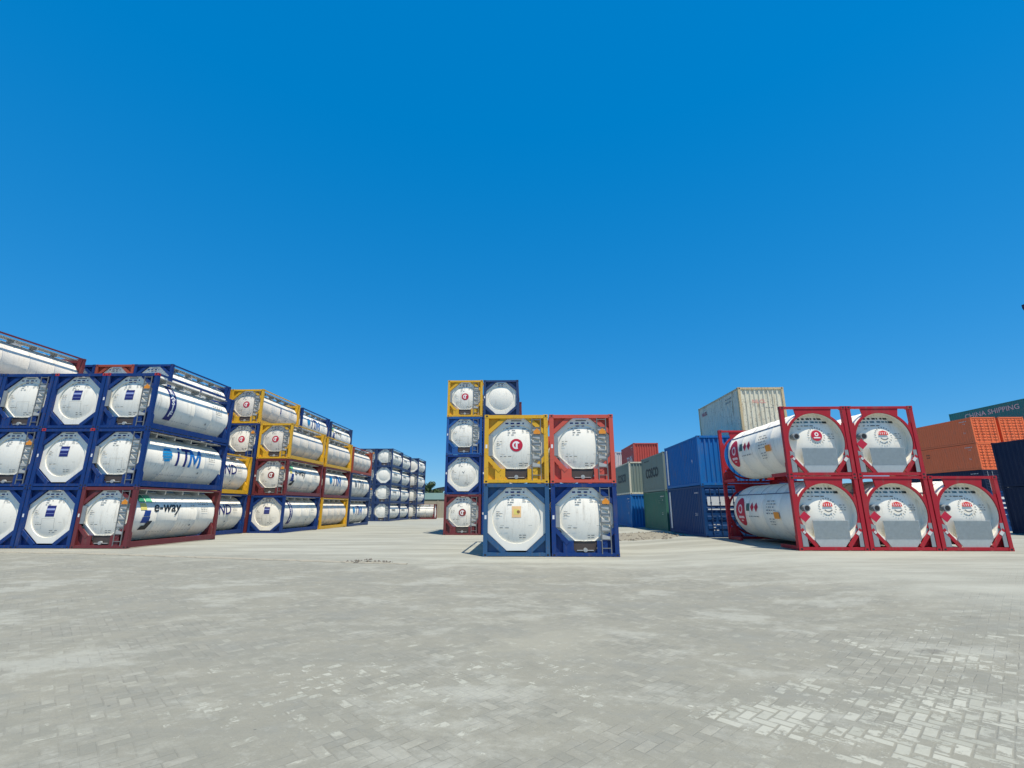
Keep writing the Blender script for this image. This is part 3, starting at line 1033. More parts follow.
def rt_frame(front):
  def go():
    mb = MB()
    o = .006
    ends = lambda a, b: (a,) if front else (b,)
    for sx in (-1, 1):
        for y0, y1 in ends((o, .15), (L - .15, L - o)):
            x0, x1 = sorted((sx * (hw - o), sx * (hw - .14)))
            mb.box(x0, x1, y0, y1, .118, H - .118)
        # short braces low on the side, both ends
        for a, b in ends((.15, 1.3), (L - 1.3, L - .15)):
            x0, x1 = sorted((sx * (hw - .02), sx * (hw - .13)))
            mb.box(x0, x1, a, b, .03, .15)
            pts = [(sx * (hw - .05), .15), (sx * (hw - .05), .50), (sx * .95, .62), (sx * .75, .40), (sx * .75, .15)]
            mb.prism(pts if sx < 0 else pts[::-1], (a if a < 1 else b - .12) + .02, (a if a < 1 else b - .12) + .12)
    for y0, y1 in ends((.012, .12), (L - .12, L - .012)):
        mb.box(-hw + .16, hw - .16, y0, y1, H - .10, H - .012)
        mb.box(-hw + .16, hw - .16, y0, y1, .018, .125)
    # ring plate with header and side wings, both ends
    for y0, y1 in ends((.03, .08), (L - .09, L - .04)):
        ang = [2 * math.pi * i / 72 for i in range(72)]
        vs, fs = [], []
        for a in ang:
            c_, s_ = math.cos(a), math.sin(a)
            ro = 1.115
            if s_ > .82:                                   # header up to the rail
                ro = min((H - .10 - RZ) / s_, 1.5)
            if abs(c_) > .90:
                ro = min((hw - .13) / abs(c_), 1.2)
            ro = min(ro, (hw - .13) / max(1e-6, abs(c_)))
            if s_ < 0:
                ro = min(ro, (RZ - .125) / max(1e-6, -s_))
            ri = min(1.03, ro - .02)
            vs += [(c_ * ro, y0, RZ + s_ * ro), (c_ * ri, y0, RZ + s_ * ri), (c_ * ro, y1, RZ + s_ * ro), (c_ * ri, y1, RZ + s_ * ri)]
        n = 72
        for i in range(n):
            if y0 < 1 and math.sin(ang[i] + .04) < -.52:
                continue
            a, b = 4 * i, 4 * ((i + 1) % n)
            fs += [(a, a + 1, b + 1, b), (a, b, b + 2, a + 2), (a + 1, a + 3, b + 3, b + 1), (a + 2, b + 2, b + 3, a + 3)]
        mb.add(vs, fs)
        for sx in (-1, 1):
            x0, x1 = sorted((sx * 1.0, sx * (hw - .13)))
            mb.box(x0, x1, y0 + .003, y1 - .003, 1.78, 1.95)
            mb.bar((sx * 1.04, .74), (sx * .56, .13), .12, (y0 - .014, y1 - .02))
    return mb
  return go
def rt_grating():
    mb = MB()
    mb.prism([(-.44, .13), (.44, .13), (.66, .40), (.66, 1.0), (-.58, 1.0), (-.58, .34)], .060, .075)
    for i in range(19):
        mb.box(-.56, .66, .052, .060, .42 + i * .030, .430 + i * .030)
    for i in range(28):
        mb.box(-.55 + i * .0435, -.541 + i * .0435, .048, .052, .40, 1.00)
    mb.box(-.58, .68, .048, .08, 1.00, 1.03)
    return mb
def rt_sideplate(sx):
    def go():
        mb = MB()
        if sx < 0:
            mb.prism([(-1.06, .14), (-.86, .14), (-.90, .86), (-1.06, .92)], .0165, .0265)
        else:
            mb.prism([(.92, .14), (1.06, .14), (1.06, .95), (.94, .95)], .0165, .0265)
        return mb
    return go
def rt_tip(sx):
    def go():
        mb = MB()
        if sx > 0:
            mb.bar((.98, .665), (.885, .545), .11, (.006, .0145))
        else:
            mb.bar((-.98, .665), (-.92, .59), .08, (.006, .0145))
        return mb
    return go
def rt_gauge():
    mb = MB()
    mb.tube((-.72, .045, 1.46), (-.72, .30, 1.46), .12, 20)
    mb.tube((-.72, .038, 1.46), (-.72, .045, 1.46), .085, 20, 1)
    return mb
def rt_diamond():
    mb = MB()
    mb.prism([(-.86, .97), (-.66, 1.16), (-.86, 1.35), (-1.06, 1.16)], .014, .024)
    return mb
def rt_top():
    mb = MB()
    # cladding cover strips on both flanks and over the back: real raised strips
    for sgn in (-1, 1):
        a = math.radians(90 - sgn * 52)
        def P_(ang, r):
            return (math.cos(ang) * r, RZ + math.sin(ang) * r)
        q = [P_(a - .012, RR + .004), P_(a + .012, RR + .004), P_(a + .012, RR + .022), P_(a - .012, RR + .022)]
        mb.prism(q, .55, 5.15)
        for y in (.60, 1.75, 2.95, 4.15):
            n = 8
            for i in range(n):
                b0 = a + (math.pi / 2 - a) * i / n * .9
                b1 = a + (math.pi / 2 - a) * (i + 1) / n * .9
                x0, z0 = P_(b0, RR + .016)
                x1, z1 = P_(b1, RR + .016)
                mb.add([(x0, y, z0), (x0, y + .03, z0), (x1, y + .03, z1), (x1, y, z1)], [(0, 1, 2, 3)])
    return mb
def rt_dish_fn(u, v, lift):
    return (u, rt_dish(u, v) - .006 - lift, v)
def red_tank(loc, label, emblem, diamond, seed):
    e = thing('tank_container', label, 'tank container', loc, 0, TG)
    fm = FR['red']
    part('end_frame', 'f', rt_frame(True), [fm], e)
    part('end_frame', 'r', rt_frame(False), [fm], e)
    part('tank', 'rt', rt_barrel, [WHITE], e)
    part('grating', 'rt', rt_grating, [MESHG], e)
    for sx in (-1, 1):
        part('side_plate', ('rt', sx), rt_sideplate(sx), [SLAT], e)
        part('brace_tip', ('rt', sx), rt_tip(sx), [LGREY], e)
    part('gauge', 'rt', rt_gauge, [SLAT, RUBBER_SHADE], e)
    part('cladding_strip', 'rt', rt_top, [flat('dark_blue_strip', (.03, .05, .12))], e)
    if diamond:
        part('hazard_placard', 'rt', rt_diamond, [CRIM], e)
    for sx in (-1, 1):
        for y in (0, L - .162):
            for z in (0, H - .118):
                part('corner_casting', 'c', casting_mesh, [fm, RUBBER_SHADE], e, (sx * (hw - .089), y, z))
    d = Decal()
    cx, cz = .08, 1.50
    for i in range(20):
        a = 2 * math.pi * i / 20
        r0, r1, w = .36, .43, .018
        c_, s_ = math.cos(a), math.sin(a)
        d.poly([(cx + c_ * r0 + s_ * w, cz + s_ * r0 - c_ * w), (cx + c_ * r1 + s_ * w, cz + s_ * r1 - c_ * w), (cx + c_ * r1 - s_ * w, cz + s_ * r1 + c_ * w), (cx + c_ * r0 - s_ * w, cz + s_ * r0 + c_ * w)], 1)
    if emblem == 'disc':
        d.disc(cx, cz, .27, 0).ring(cx, cz + .06, .05, .10, 2, 20).rect(cx - .16, cx + .16, cz - .14, cz - .08, 2)
    else:
        d.poly([(cx - .24, cz + .02), (cx + .24, cz + .02), (cx + .20, cz + .18), (cx, cz + .24), (cx - .20, cz + .18)], 0)
        for i in range(4):
            d.rect(cx - .17 + i * .1, cx - .14 + i * .1, cz + .05, cz + .16, 2)
        d.ring(cx, cz, .19, .25, 3, 14, math.pi * 1.2, math.pi * 1.8)
    d.items = [([(cx + (u - cx) * .76, cz + (v - cz) * .76) for u, v in pts_], f_, m_) for pts_, f_, m_ in d.items]
    part('logo', ('rt', emblem), d.build(rt_dish_fn, .1, True), [flat('bright_red_logo', (.62, .03, .03)) if emblem != 'disc' else CRIM, INK, WINK, INK], e)
    p = Decal()
    p.block(-.45, 2.12, .95, 1, .12, 0, 3).block(-.62, 1.99, 1.25, 1, .11, 1, 4)
    p.rect(.45, .62, 1.98, 2.06, 0).block(-.72, 1.86, .9, 1, .05, 0, 8)
    p.block(.52, 1.55, .32, 3, .05, 2, 9).block(-.55, 1.74, .25, 1, .04, 2, 10)
    part('lettering', ('rt_end', 0), p.build(rt_dish_fn, .12), [BLK, TEAL, INK], e)
    # flank facing left: oval logo, hazard diamonds, print (reads from rear to front)
    fn = side_fn(5.0, -1, RR, RZ)
    d = Decal().disc(.42, -.02, .62, 0, 32, 1.0)
    d.items[-1] = ([(.42 + (u - .42) * .72, v) for u, v in d.items[-1][0]], d.items[-1][1], 0)
    d.ring(.42, .10, .12, .20, 1, 20).rect(.16, .70, -.30, -.20, 1).rect(.32, .52, -.42, -.37, 1)
    part('logo', 'rt_side', d.build(fn, .1), [CRIM, flat('pink_white_lettering', (.75, .55, .58))], e)
    p = Decal()
    for k_, (u, c0) in enumerate(((1.15, 2), (1.55, 1), (1.92, 1))):
        w_, h_ = (.16, .20) if k_ else (.15, .22)
        if k_ == 0:
            p.rect(u - w_, u + w_, .02, .34, 2)
        else:
            p.poly([(u, .18 - h_), (u + w_, .18), (u, .18 + h_), (u - w_, .18)], 1)
    p.block(1.2, -.22, 1.0, 1, .07, 0, 21)
    p.block(2.85, .40, .75, 5, .07, 0, 22)
    p.block(3.0, -.28, .4, 3, .06, 0, 23)
    p.rect(3.45, 3.85, -.24, .0, 3)
    part('lettering', 'rt_side', p.build(fn, .1), [INK, CRIM, flat('dark_green_mark', (.05, .12, .11)), ORNG], e)
    return e

xR, yR = 9.653, 18.0
for col_, t_, em, di, nm in ((0, 1, 'crown', True, 'with red diamond, bottom left of the nearest right stack'), (1, 1, 'crown', True, 'with red diamond, bottom middle of the nearest right stack'),
                             (2, 1, 'crown', True, 'standing alone at the right corner of the nearest right stack'),
                             (0, 2, 'disc', False, 'with crimson disc emblem, top left of the nearest right stack'), (1, 2, 'crown', True, 'with red diamond, top right of the nearest right stack')):
    x = xR + hw + col_ * 2.47
    red_tank((x, yR, gz(x, yR) + (t_ - 1) * H), 'red-framed round-ended tank ' + nm, em, di, col_ + t_)

# ------------------------------------------------------------------ dry box containers
def corr(n, amp, lo, hi):
    """trapezoid wave: list of (pos, depth)"""
    out = []
    p = (hi - lo) / n
    for i in range(n):
        a = lo + i * p
        out += [(a, 0), (a + p * .28, 0), (a + p * .44, amp), (a + p * .82, amp), (a + p * .98, 0)]
    out.append((hi, 0))
    return out
def box_side(LL, HH, sx):
    def go():
        mb = MB()
        n = int(LL / .28)
        pr = corr(n, .026, .16, LL - .16)
        vs = []
        for y, d in pr:
            x = sx * (hw - .022 - d)
            vs += [(x, y, .14), (x, y, HH - .09)]
        fs = [(2 * i, 2 * i + 2, 2 * i + 3, 2 * i + 1) if sx > 0 else (2 * i, 2 * i + 1, 2 * i + 3, 2 * i + 2) for i in range(len(pr) - 1)]
        mb.add(vs, fs)
        return mb
    return go
def box_end(LL, HH, front, n=9):
    def go():
        mb = MB()
        pr = corr(n, .05, -hw + .14, hw - .14)
        y0 = .03 if front else LL - .03
        sg = 1 if front else -1
        vs = []
        for x, d in pr:
            vs += [(x, y0 + sg * d, .13), (x, y0 + sg * d, HH - .11)]
        fs = [(2 * i, 2 * i + 2, 2 * i + 3, 2 * i + 1) if front else (2 * i, 2 * i + 1, 2 * i + 3, 2 * i + 2) for i in range(len(pr) - 1)]
        mb.add(vs, fs)
        return mb
    return go
def box_frame(LL, HH):
    def go():
        mb = MB()
        o = .004
        for sx in (-1, 1):
            for y0, y1 in ((o, .15), (LL - .15, LL - o)):
                x0, x1 = sorted((sx * (hw - o), sx * (hw - .13)))
                mb.box(x0, x1, y0, y1, .118, HH - .118)
            x0, x1 = sorted((sx * (hw - .008), sx * (hw - .07)))
            mb.box(x0, x1, .165, LL - .165, HH - .10, HH - .02)
            mb.box(x0, x1, .165, LL - .165, .02, .155)
        for y0, y1 in ((.008, .10), (LL - .10, LL - .008)):
            mb.box(-hw + .15, hw - .15, y0, y1, HH - .12, HH - .008)
            mb.box(-hw + .15, hw - .15, y0, y1, .012, .14)
        return mb
    return go
def box_roof(LL, HH):
    def go():
        mb = MB()
        n = int(LL / .21)
        pr = corr(n, .02, .12, LL - .12)
        vs = []
        for y, d in pr:
            vs += [(-hw + .05, y, HH - .018 - d), (hw - .05, y, HH - .018 - d)]
        mb.add(vs, [(2 * i, 2 * i + 1, 2 * i + 3, 2 * i + 2) for i in range(len(pr) - 1)])
        mb.box(-hw + .05, hw - .05, .12, LL - .12, .10, .135)
        return mb
    return go
def box_door(HH, sx, ribs):
    def go():
        mb = MB()
        x0, x1 = (.008, hw - .14) if sx > 0 else (-hw + .14, -.008)
        mb.box(x0, x1, .035, .08, .145, HH - .125)
        n = ribs
        z0, z1 = .20, HH - .20
        p = (z1 - z0) / n
        for i in range(n):
            a = z0 + i * p
            m = (x0 + x1) / 2
            for q0, q1 in ((x0 + .05, m - .07), (m + .07, x1 - .05)):
                mb.add([(q0, .035, a + p * .42), (q1, .035, a + p * .42), (q1, .004, a + p * .55), (q0, .004, a + p * .55),
                        (q1, .004, a + p * .92), (q0, .004, a + p * .92), (q1, .035, a + p * .98), (q0, .035, a + p * .98)],
                       [(0, 1, 2, 3), (3, 2, 4, 5), (5, 4, 6, 7), (0, 3, 5, 7), (1, 6, 4, 2)])
        return mb
    return go
def lock_bar(HH, x):
    def go():
        mb = MB()
        mb.tube((x, -.015, .14), (x, -.015, HH - .12), .018, 6)
        mb.box(x - .04, x + .04, -.02, .03, .9, .96)
        mb.box(x - .04, x + .04, -.02, .03, 1.7, 1.76)
        mb.box(x - .02, x + .22, -.04, -.028, 1.05, 1.09)
        return mb
    return go

BOXP = {
    'blue': paint('blue_container_paint', (0.005, 0.14, 0.43), 0.6, 0.5, 0.45, spec=.25),
    'deepblue': paint('deep_blue_container_paint', (0.004, 0.050, 0.17), 0.55, 0.2, 0.2, spec=.25),
    'navy': paint('navy_container_paint', (0.007, 0.017, 0.05), 0.6, 0.3, 0.2, (0.06, 0.07, 0.09), spec=.25),
    'green': paint('green_container_paint', (0.03, 0.16, 0.115), 0.55, 0.3, 0.25),
    'greygreen': paint('grey_green_container_paint', (0.19, 0.25, 0.225), 0.6, 0.5, 0.45, (0.18, 0.13, 0.09)),
    'white': paint('weathered_white_container_paint', (0.64, 0.62, 0.49), 0.6, 0.9, 0.8, (0.27, 0.20, 0.10)),
    'redbox': paint('red_container_paint', (0.46, 0.062, 0.045), 0.5, 0.35, 0.35),
    'orange': paint('orange_brown_container_paint', (0.82, 0.175, 0.065), 0.6, 0.35, 0.25, spec=.3),
    'teal': paint('teal_container_paint', (0.012, 0.20, 0.185), 0.5, 0.25, 0.2),
    'lilac': paint('pale_grey_container_paint', (0.60, 0.58, 0.60), 0.5, 0.3, 0.2),
    'rustyframe': paint('rusty_cream_frame_paint', (0.52, 0.42, 0.24), 0.6, 0.6, 0.9, (0.18, 0.10, 0.05)),
}
BG = 'box containers stacked on the right'
def drybox(color, loc, label, LL=L, HH=H, doors=False, frame=None, print_side=None, print_end=None, rods=WINK, cat='shipping container', ribs=5):
    e = thing('shipping_container', label, cat, loc, 0, BG)
    m = BOXP[color]
    fm = BOXP[frame] if frame else m
    k = (LL, HH)
    part('frame', k, box_frame(LL, HH), [fm], e)
    part('side_wall', k + (1,), box_side(LL, HH, 1), [m], e)
    part('side_wall', k + (-1,), box_side(LL, HH, -1), [m], e)
    part('roof', k, box_roof(LL, HH), [m], e)
    part('end_wall', k + ('b',), box_end(LL, HH, False), [m], e)
    if doors:
        for sx in (-1, 1):
            dr = part('door', k + (sx, ribs), box_door(HH, sx, ribs), [m], e)
            for x in (sx * .35, sx * .80):
                part('lock_bar', k + (x,), lock_bar(HH, x), [rods], dr)
    else:
        part('end_wall', k + ('f',), box_end(LL, HH, True), [m], e)
    for sx in (-1, 1):
        for y in (0, LL - .162):
            for z in (0, HH - .118):
                part('corner_casting', 'c', casting_mesh, [fm, RUBBER_SHADE], e, (sx * (hw - .089), y, z))
    if not print_side or len(print_side) < 2:
        cd_ = Decal().block(LL - 1.35, HH - .38, .95, 1, .12, 0, 81).block(LL - .95, HH - .62, .45, 1, .10, 0, 82).block(LL - 1.1, 1.15, .35, 2, .06, 0, 83)
        part('lettering', ('code', LL), cd_.build(lambda u, v, l: (-hw + .012 - l, LL - u, v)), [LGREY if color in ('blue', 'deepblue', 'navy', 'green', 'teal', 'orange', 'redbox') else INK], e)
    for key, d, mats, surf in (print_side or []):
        # left flank; u runs from rear towards front
        part('lettering', key, d.build(lambda u, v, l: (-hw + .012 - l, LL - u, v)), mats, e)
    for key, d, mats in (print_end or []):
        part('lettering', key, d.build(lambda u, v, l: (u, -.002 - l + (0 if doors else .03), v)), mats, e)
    return e

def gp(x, y, tier, HH=H, LL=L):
    return (x + hw, y, gz(x + hw, y + LL / 2) + (tier - 1) * HH)
# stack of blue and white boxes behind the red-framed tanks
xB, yB = 9.12, 25.5
stripe = Decal().rect(.25, .55, .22, 2.38, 0)
small = Decal().text('22G1', 4.75, 1.05, .20, 0).block(4.9, 2.2, .7, 1, .10, 0, 31)
drybox('deepblue', gp(xB, yB, 1), 'dark blue box container with PIL door panel, bottom, beside the red-framed tanks', doors=True, rods=flat('dark_blue_lock_bar', (.03, .06, .13)),
       print_side=[('ds1', stripe, [WINK], 0), ('ds2', small, [WINK], 0)],
       print_end=[('pil1', Decal().rect(-.98, -.06, 1.58, 2.02, 0).rect(.06, .98, 1.58, 2.02, 0).rect(-.98, -.06, 1.36, 1.42, 0).rect(.06, .98, 1.36, 1.42, 0), [flat('pale_panel', (.66, .70, .72))]),
                  ('pil2', Decal().text('PIL', .08, 1.66, .42, 0, 0, .02, sx=1.25).block(-.8, .62, .35, 3, .08, 1, 33), [CRIM, LGREY])])
drybox('blue', gp(xB, yB, 2), 'bright blue box container with corrugated sunlit end, on the dark blue one', print_side=[('ds1', stripe, [WINK], 0), ('ds3', Decal().text('9', 4.9, 1.2, .3, 0), [WINK], 0)])
x2 = 11.58
drybox('blue', gp(x2, yB - .05, 1), 'blue box container under the white one, bottom, behind red-framed tanks')
drybox('blue', gp(x2, yB - .05, 2), 'blue box container directly under the weathered white one')
drybox('white', gp(x2 - .05, yB - .1, 3), 'weathered white box container with faded red letters, top of the right stack', frame='rustyframe',
       print_side=[('wl', Decal().text('NLCL', .55, 1.95, .30, 0, .1, .015, sx=1.1), [flat('faded_red_lettering', (.42, .10, .12))], 0), ('wl2', Decal().block(4.3, 2.2, .9, 2, .12, 0, 41), [INK], 0)],
       print_end=[('wl3', Decal().text('NLCL', -.15, 1.72, .27, 0, 0, .008, True, sx=1.1).block(.15, 1.45, .5, 1, .07, 1, 42), [flat('pink_faded_lettering', (.60, .30, .26)), INK])])
# COSCO stack
yQ = 32.7
drybox('green', gp(9.3, yQ, 1), 'green box container under the grey COSCO box', print_side=[('gp1', Decal().block(4.2, 2.1, 1.2, 3, .09, 0, 51), [flat('dull_green_print', (.10, .22, .18))], 0)])
drybox('greygreen', gp(9.3, yQ, 2), 'grey green box container with dark COSCO letters, left of the bright blue box', frame='greygreen',
       print_side=[('cosco', Decal().text('COSCO', 1.15, 1.05, .95, 0, 0, .03, sx=1.05), [BLK], 0), ('cos2', Decal().block(.9, 2.25, 1.4, 1, .13, 0, 52), [BLK], 0)])
yS = 39.75
drybox('blue', gp(8.5, yS, 1), 'faded blue box container at the bottom, farthest left of the box stacks')
drybox('greygreen', gp(8.5, yS, 2), 'grey box container with rust on its pale end, under the red box', print_side=[('cosco', None or Decal().text('COSCO', 1.15, 1.05, .95, 0, 0, .03, sx=1.05), [BLK], 0)], frame='white')
for t_, cc, nm in ((1, 'blue', 'blue box container at ground level under the red box'), (2, 'greygreen', 'grey box container in the middle under the red box'), (3, 'redbox', 'red box container with white letters on its side, top of the far stack')):
    drybox(cc, gp(10.75, 47.6, t_), nm, print_side=[('rl', Decal().text('TO.SN', 2.6, .75, .95, 0, .1, .03, sx=.95), [flat('dull_white_lettering', (.62, .55, .55))], 0)] if t_ == 3 else None)
for t_, nm in ((1, 'bottom'), (2, 'middle'), (3, 'top')):
    drybox('lilac', gp(10.3, 55.0, t_), 'pale grey box container, %s of stack behind the red box' % nm)

# right-hand far stacks: orange, teal, navy
yO, xO = 48.3, 44.5
LO = 12.192
for col_ in (0, 1, 2):
    x = xO + col_ * 2.72
    for t_ in (1, 2, 3, 4):
        if col_ == 2 and t_ == 4:
            continue
        cc = 'orange' if t_ >= 3 else 'navy'
        side = ('left', 'middle', 'right')[col_]
        nm = '%s box container with ribbed doors, %s tier, %s column of the far right stack' % ('orange' if t_ >= 3 else 'navy blue', ('bottom', 'second', 'third', 'top')[t_ - 1], side)
        pr = [('om', Decal().block(6.0, 1.9, .6, 2, .16, 0, 61), [BLK], 0)] if (t_ == 3 and col_ == 0) else None
        pe = None
        if t_ == 2 and col_ == 0:
            pe = None
        drybox(cc, gp(x, yO, t_, LL=LO), nm, LL=LO, doors=True, rods=flat('orange_lock_bar', (.42, .12, .06)) if t_ >= 3 else LGREY, print_side=pr, ribs=8)
# blue box with pale bars seen through the red frame
drybox('deepblue', gp(30.8, 33.2, 1), 'deep blue box container with white bars, bottom, seen behind the corner tank', doors=True,
       print_end=[('bars', Decal().rect(-.95, -.45, 2.05, 2.2, 0).rect(-.95, -.45, 1.75, 1.86, 0).rect(-.95, -.45, 1.45, 1.55, 0), [WINK])])
for t_ in (1, 2, 3, 4, 5):
    ship = [('ship', Decal().text('CHINA SHIPPING', 2.1, 1.62, .78, 0, 0, .01, sx=1.12), [flat('pale_teal_lettering', (.42, .52, .50))], 0)] if t_ == 5 else None
    drybox('teal', (53.75 + hw, 48.9, gz(50, 50) + (t_ - 1) * H), 'teal box container %s' % ('at ground level, hidden behind the orange stack', 'in second tier, hidden behind the orange stack', 'in third tier, hidden behind the orange stack', 'in fourth tier, hidden behind the orange stack', 'with pale SHIPPING lettering, top behind the orange stack')[t_ - 1], LL=LO, print_side=ship)
for t_ in (1, 2):
    drybox('navy', gp(27.95, 23.35, t_), 'shaded navy box container, %s of the stack at the right edge' % ('bottom', 'top')[t_ - 1])

# ------------------------------------------------------------------ background yard: tank, warehouse, wall, trees
tk = tank('maroon', 'plain', 'none', None, (-15.9, 88.0, gz(-18, 88)), 'distant tank container in maroon frame standing sideways before the beige wall', seed=1, rz=R(90))

def simple(name, label, cat, mb, mats, loc=(0, 0, 0)):
    o = bpy.data.objects.new(name, mb.mesh(name))
    link(o)
    for m in mats:
        o.data.materials.append(m)
    o.location = loc
    o['label'] = label
    o['category'] = cat
    return o
zb = gz(0, 100)
mb = MB()
mb.box(-60, 5, 101, 101.3, zb - .2, zb + 3.3)
for i in range(22):
    mb.box(-60 + i * 3, -59.7 + i * 3, 100.85, 101, zb - .2, zb + 3.4)
simple('boundary_wall', 'beige boundary wall behind the far containers', 'wall', mb, [paint('beige_wall_paint', (.36, .31, .22), .8, .4, .2)])
wh = thing('warehouse', 'low warehouse with green grey roof beyond the beige wall', 'warehouse', (-26, 106, zb))
def wh_wall():
    m = MB()
    m.box(-16, 14, 0, 20, 0, 3.6)
    return m
def wh_roof():
    m = MB()
    m.add([(-16.6, -.7, 3.6), (14.6, -.7, 3.6), (14.6, 10, 5.2), (-16.6, 10, 5.2), (-16.6, 20.7, 3.6), (14.6, 20.7, 3.6),
           (-16.6, -.7, 3.75), (14.6, -.7, 3.75), (14.6, 10, 5.35), (-16.6, 10, 5.35), (-16.6, 20.7, 3.75), (14.6, 20.7, 3.75)],
          [(6, 7, 8, 9), (9, 8, 11, 10), (0, 3, 2, 1), (3, 4, 5, 2), (0, 1, 7, 6), (5, 4, 10, 11), (0, 6, 9, 10, 4, 3), (1, 2, 5, 11, 8, 7)])
    return m
part('wall', 'wh', wh_wall, [paint('warehouse_wall_paint', (.30, .30, .27), .8, .3)], wh)
part('roof', 'wh', wh_roof, [paint('green_grey_roof_paint', (.10, .17, .15), .7, .3)], wh)
sh = thing('open_shed', 'dark arched shed roof on posts beyond the warehouse', 'shed', (-18.5, 128, gz(0, 128)))
def sh_roof():
    m = MB()
    n = 14
    top, bot = [], []
    for i in range(n + 1):
        a = math.pi * i / n
        top.append((-7 * math.cos(a), 5.6 + 1.9 * math.sin(a)))
    pts = top + [(x * .97, z - .25) for x, z in reversed(top)]
    for i in range(n):
        q = [top[i], top[i + 1], (top[i + 1][0] * .97, top[i + 1][1] - .25), (top[i][0] * .97, top[i][1] - .25)]
        m.prism(q[::-1], 0, 14)
    return m
part('roof', 'sh', sh_roof, [flat('dark_roof_sheet', (.02, .035, .05))], sh)
for x in (-6.7, 6.7):
    for y in (.5, 7, 13.5):
        def pm_(x=x, y=y):
            m = MB()
            m.box(x - .15, x + .15, y - .15, y + .15, 0, 5.6)
            return m
        part('post', (x, y), pm_, [LGREY], sh)
# gate posts by the wall
for i, (x, y) in enumerate(((-14.6, 92.0), (-13.6, 92.0))):
    mb = MB()
    mb.box(-.14, .14, -.14, .14, 0, 3.0)
    mb.box(-.20, .20, -.20, .20, 3.0, 3.12)
    simple('gate_post', ('left' if i == 0 else 'right') + ' brown gate post beside the distant maroon-framed tank', 'post', mb, [paint('brown_post_paint', (.16, .10, .07), .7, .3)], (x, y, gz(x, y)))

LEAF = [flat('leaf_dark', (.030, .060, .022), .6), flat('leaf_mid', (.055, .10, .032), .6), flat('leaf_olive', (.085, .12, .045), .6)]
BARK = flat('bark', (.10, .075, .055), .9)
def tree(x, y, h, w, seed, label):
    r = random.Random(seed)
    e = thing('tree', label, 'tree', (x, y, gz(x, y)), 0, 'trees beyond the yard')
    tr = MB()
    tr.tube((0, 0, -.1), (0, 0, h * .45), .22, 8, 0, .13)
    cl = []
    for i in range(11):
        a = r.uniform(0, 6.28)
        rr = r.uniform(.1, .75) * w
        zz = h * r.uniform(.42, .92)
        c_ = (rr * math.cos(a), rr * math.sin(a), zz)
        cl.append((c_, r.uniform(.28, .5) * w))
        tr.tube((0, 0, h * r.uniform(.25, .42)), c_, .07, 5, 0, .025)
    part('trunk', seed, lambda: tr, [BARK], e)
    cm = MB()
    for c_, rad in cl:
        for i in range(330):
            d = Vector((r.gauss(0, 1), r.gauss(0, 1), r.gauss(0, .8))).normalized() * rad * r.uniform(.45, 1.05)
            p = Vector(c_) + d
            n1 = Vector((r.gauss(0, 1), r.gauss(0, 1), r.gauss(0, 1))).normalized()
            u = n1.orthogonal().normalized() * r.uniform(.10, .22)
            v = n1.cross(u).normalized() * r.uniform(.08, .16)
            cm.add([p - u, p - v, p + u, p + v], [(0, 1, 2, 3)], r.choice((0, 0, 1, 1, 2)))
    part('crown', seed, lambda: cm, LEAF, e)
spots = [(-24.6, 119, 8.4, 2.6), (-28.5, 121, 9.5, 3.0), (-21.2, 121, 6.6, 2.2), (-33, 118, 9.0, 3.2), (-17.8, 124, 7.6, 2.0), (-38, 122, 10, 3.4)]
tl = ['round green tree rising over the warehouse roof', 'tall tree hidden behind the far navy block', 'low bushy tree right of the arched roof shed', 'broad tree far behind the left rows', 'slim tree at the left edge of the tall centre stack', 'tallest tree far behind the left rows']
for i, (x, y, h, w) in enumerate(spots):
    tree(x, y, h, w, 100 + i, tl[i])

# floodlight mast whose head just enters the picture at the upper right
ms = thing('floodlight_mast', 'floodlight mast with dark lamp head reaching in at the right edge', 'light mast', (39.0, 34, gz(38, 34)))
def ms_pole():
    m = MB()
    m.tube((0, 0, 0), (0, 0, 17.2), .16, 12, 0, .09)
    m.box(-.3, .3, -.3, .3, 0, .06)
    m.tube((0, 0, 16.2), (-1.5, 0, 16.25), .045, 8)
    m.tube((0, 0, 13.0), (-1.6, 0, 13.12), .03, 8)
    m.tube((-1.6, 0, 13.12), (-2.35, 0, 12.98), .03, 8)
    return m
def ms_lamp():
    m = MB()
    m.box(-1.75, -1.15, -.22, .22, 15.86, 16.16)
    m.prism([(-1.75, 15.86), (-1.70, 15.72), (-1.20, 15.72), (-1.15, 15.86)], -.2, .2)
    return m
part('pole', 'ms', ms_pole, [GREY], ms)
part('lamp_head', 'ms', ms_lamp, [flat('dark_lamp_housing', (.03, .02, .06))], ms)

# small dark pipe and rail lying on top of the navy stack
mb = MB()
mb.tube((0, 0, 0), (0, 0, .52), .13, 10)
mb.box(-.18, .18, -.18, .18, 0, .05)
mb.tube((0, 0, .52), (.10, 0, .62), .13, 10, 0, .05)
simple('exhaust_pipe', 'short black pipe standing on the navy container at the right edge', 'pipe', mb, [RUBBER_SHADE], (28.45, 27.6, gz(29, 26) + 2 * H))

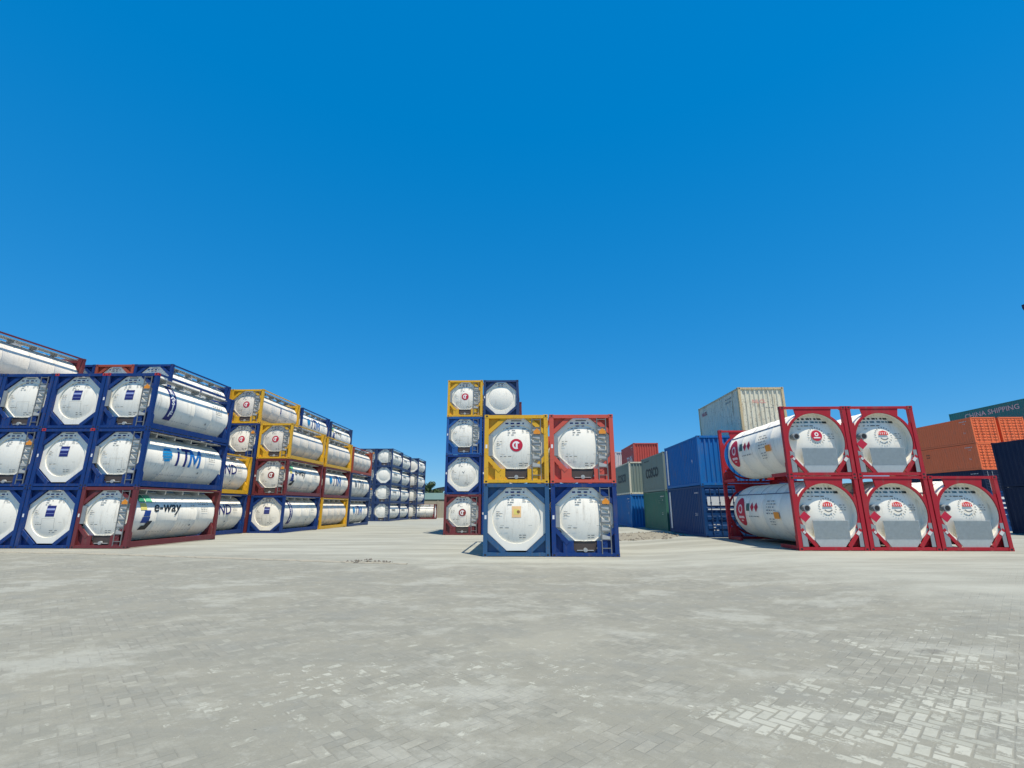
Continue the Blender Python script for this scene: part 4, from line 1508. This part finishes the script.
# rubble: low heap of broken soil and stones right of the centre stack
def rubble(cx, cy, rx, ry, n, seed, name, label):
    r = random.Random(seed)
    mb = MB()
    nn = 26
    vs, fs = [], []
    for j in range(nn + 1):
        for i in range(nn + 1):
            u, v = i / nn * 2 - 1, j / nn * 2 - 1
            d = math.hypot(u, v)
            hgt = max(0, 1 - d) ** .7 * (.13 if rx > 1 else .03) * (.5 + r.random()) if d < 1 else -.03
            x, y = cx + u * rx, cy + v * ry
            vs.append((x, y, gz(x, y) + hgt - .004))
    for j in range(nn):
        for i in range(nn):
            a = j * (nn + 1) + i
            fs.append((a, a + 1, a + nn + 2, a + nn + 1))
    mb.add(vs, fs, 0, True)
    for k_ in range(n):
        a, q = r.uniform(0, 6.28), math.sqrt(r.random())
        x, y = cx + rx * q * math.cos(a) * 1.1, cy + ry * q * math.sin(a) * 1.1
        s = r.uniform(.03, .10) * (1 if rx > 1 else .6)
        z = gz(x, y) + (1 - min(1, q)) * .10 + s * .1
        pts = []
        for dx, dy, dz in ((-1, 0, 0), (1, 0, 0), (0, -1, 0), (0, 1, 0), (0, 0, -.5), (0, 0, .7)):
            pts.append((x + s * (dx + r.uniform(-.3, .3)), y + s * (dy + r.uniform(-.3, .3)), z + s * (dz + r.uniform(-.2, .2))))
        mb.add(pts, [(0, 2, 5), (2, 1, 5), (1, 3, 5), (3, 0, 5), (2, 0, 4), (1, 2, 4), (3, 1, 4), (0, 3, 4)], r.choice((0, 1) if rx > 1 else (1, 1)))
    o = bpy.data.objects.new(name, mb.mesh(name))
    link(o)
    o.data.materials.append(flat('dry_soil', (.235, .225, .185), .95, .1))
    o.data.materials.append(flat('dark_stone', (.16, .15, .13), .9, .2))
    o['label'] = label
    o['category'] = 'rubble'
    o['kind'] = 'stuff'
rubble(6.3, 28.5, 2.2, 3.2, 260, 5, 'rubble', 'low pale heap of broken soil and stones right of the centre stack')
rubble(-5.1, 16.3, .80, .20, 45, 6, 'debris', 'dark scatter of broken paving at the end of the concrete strip')
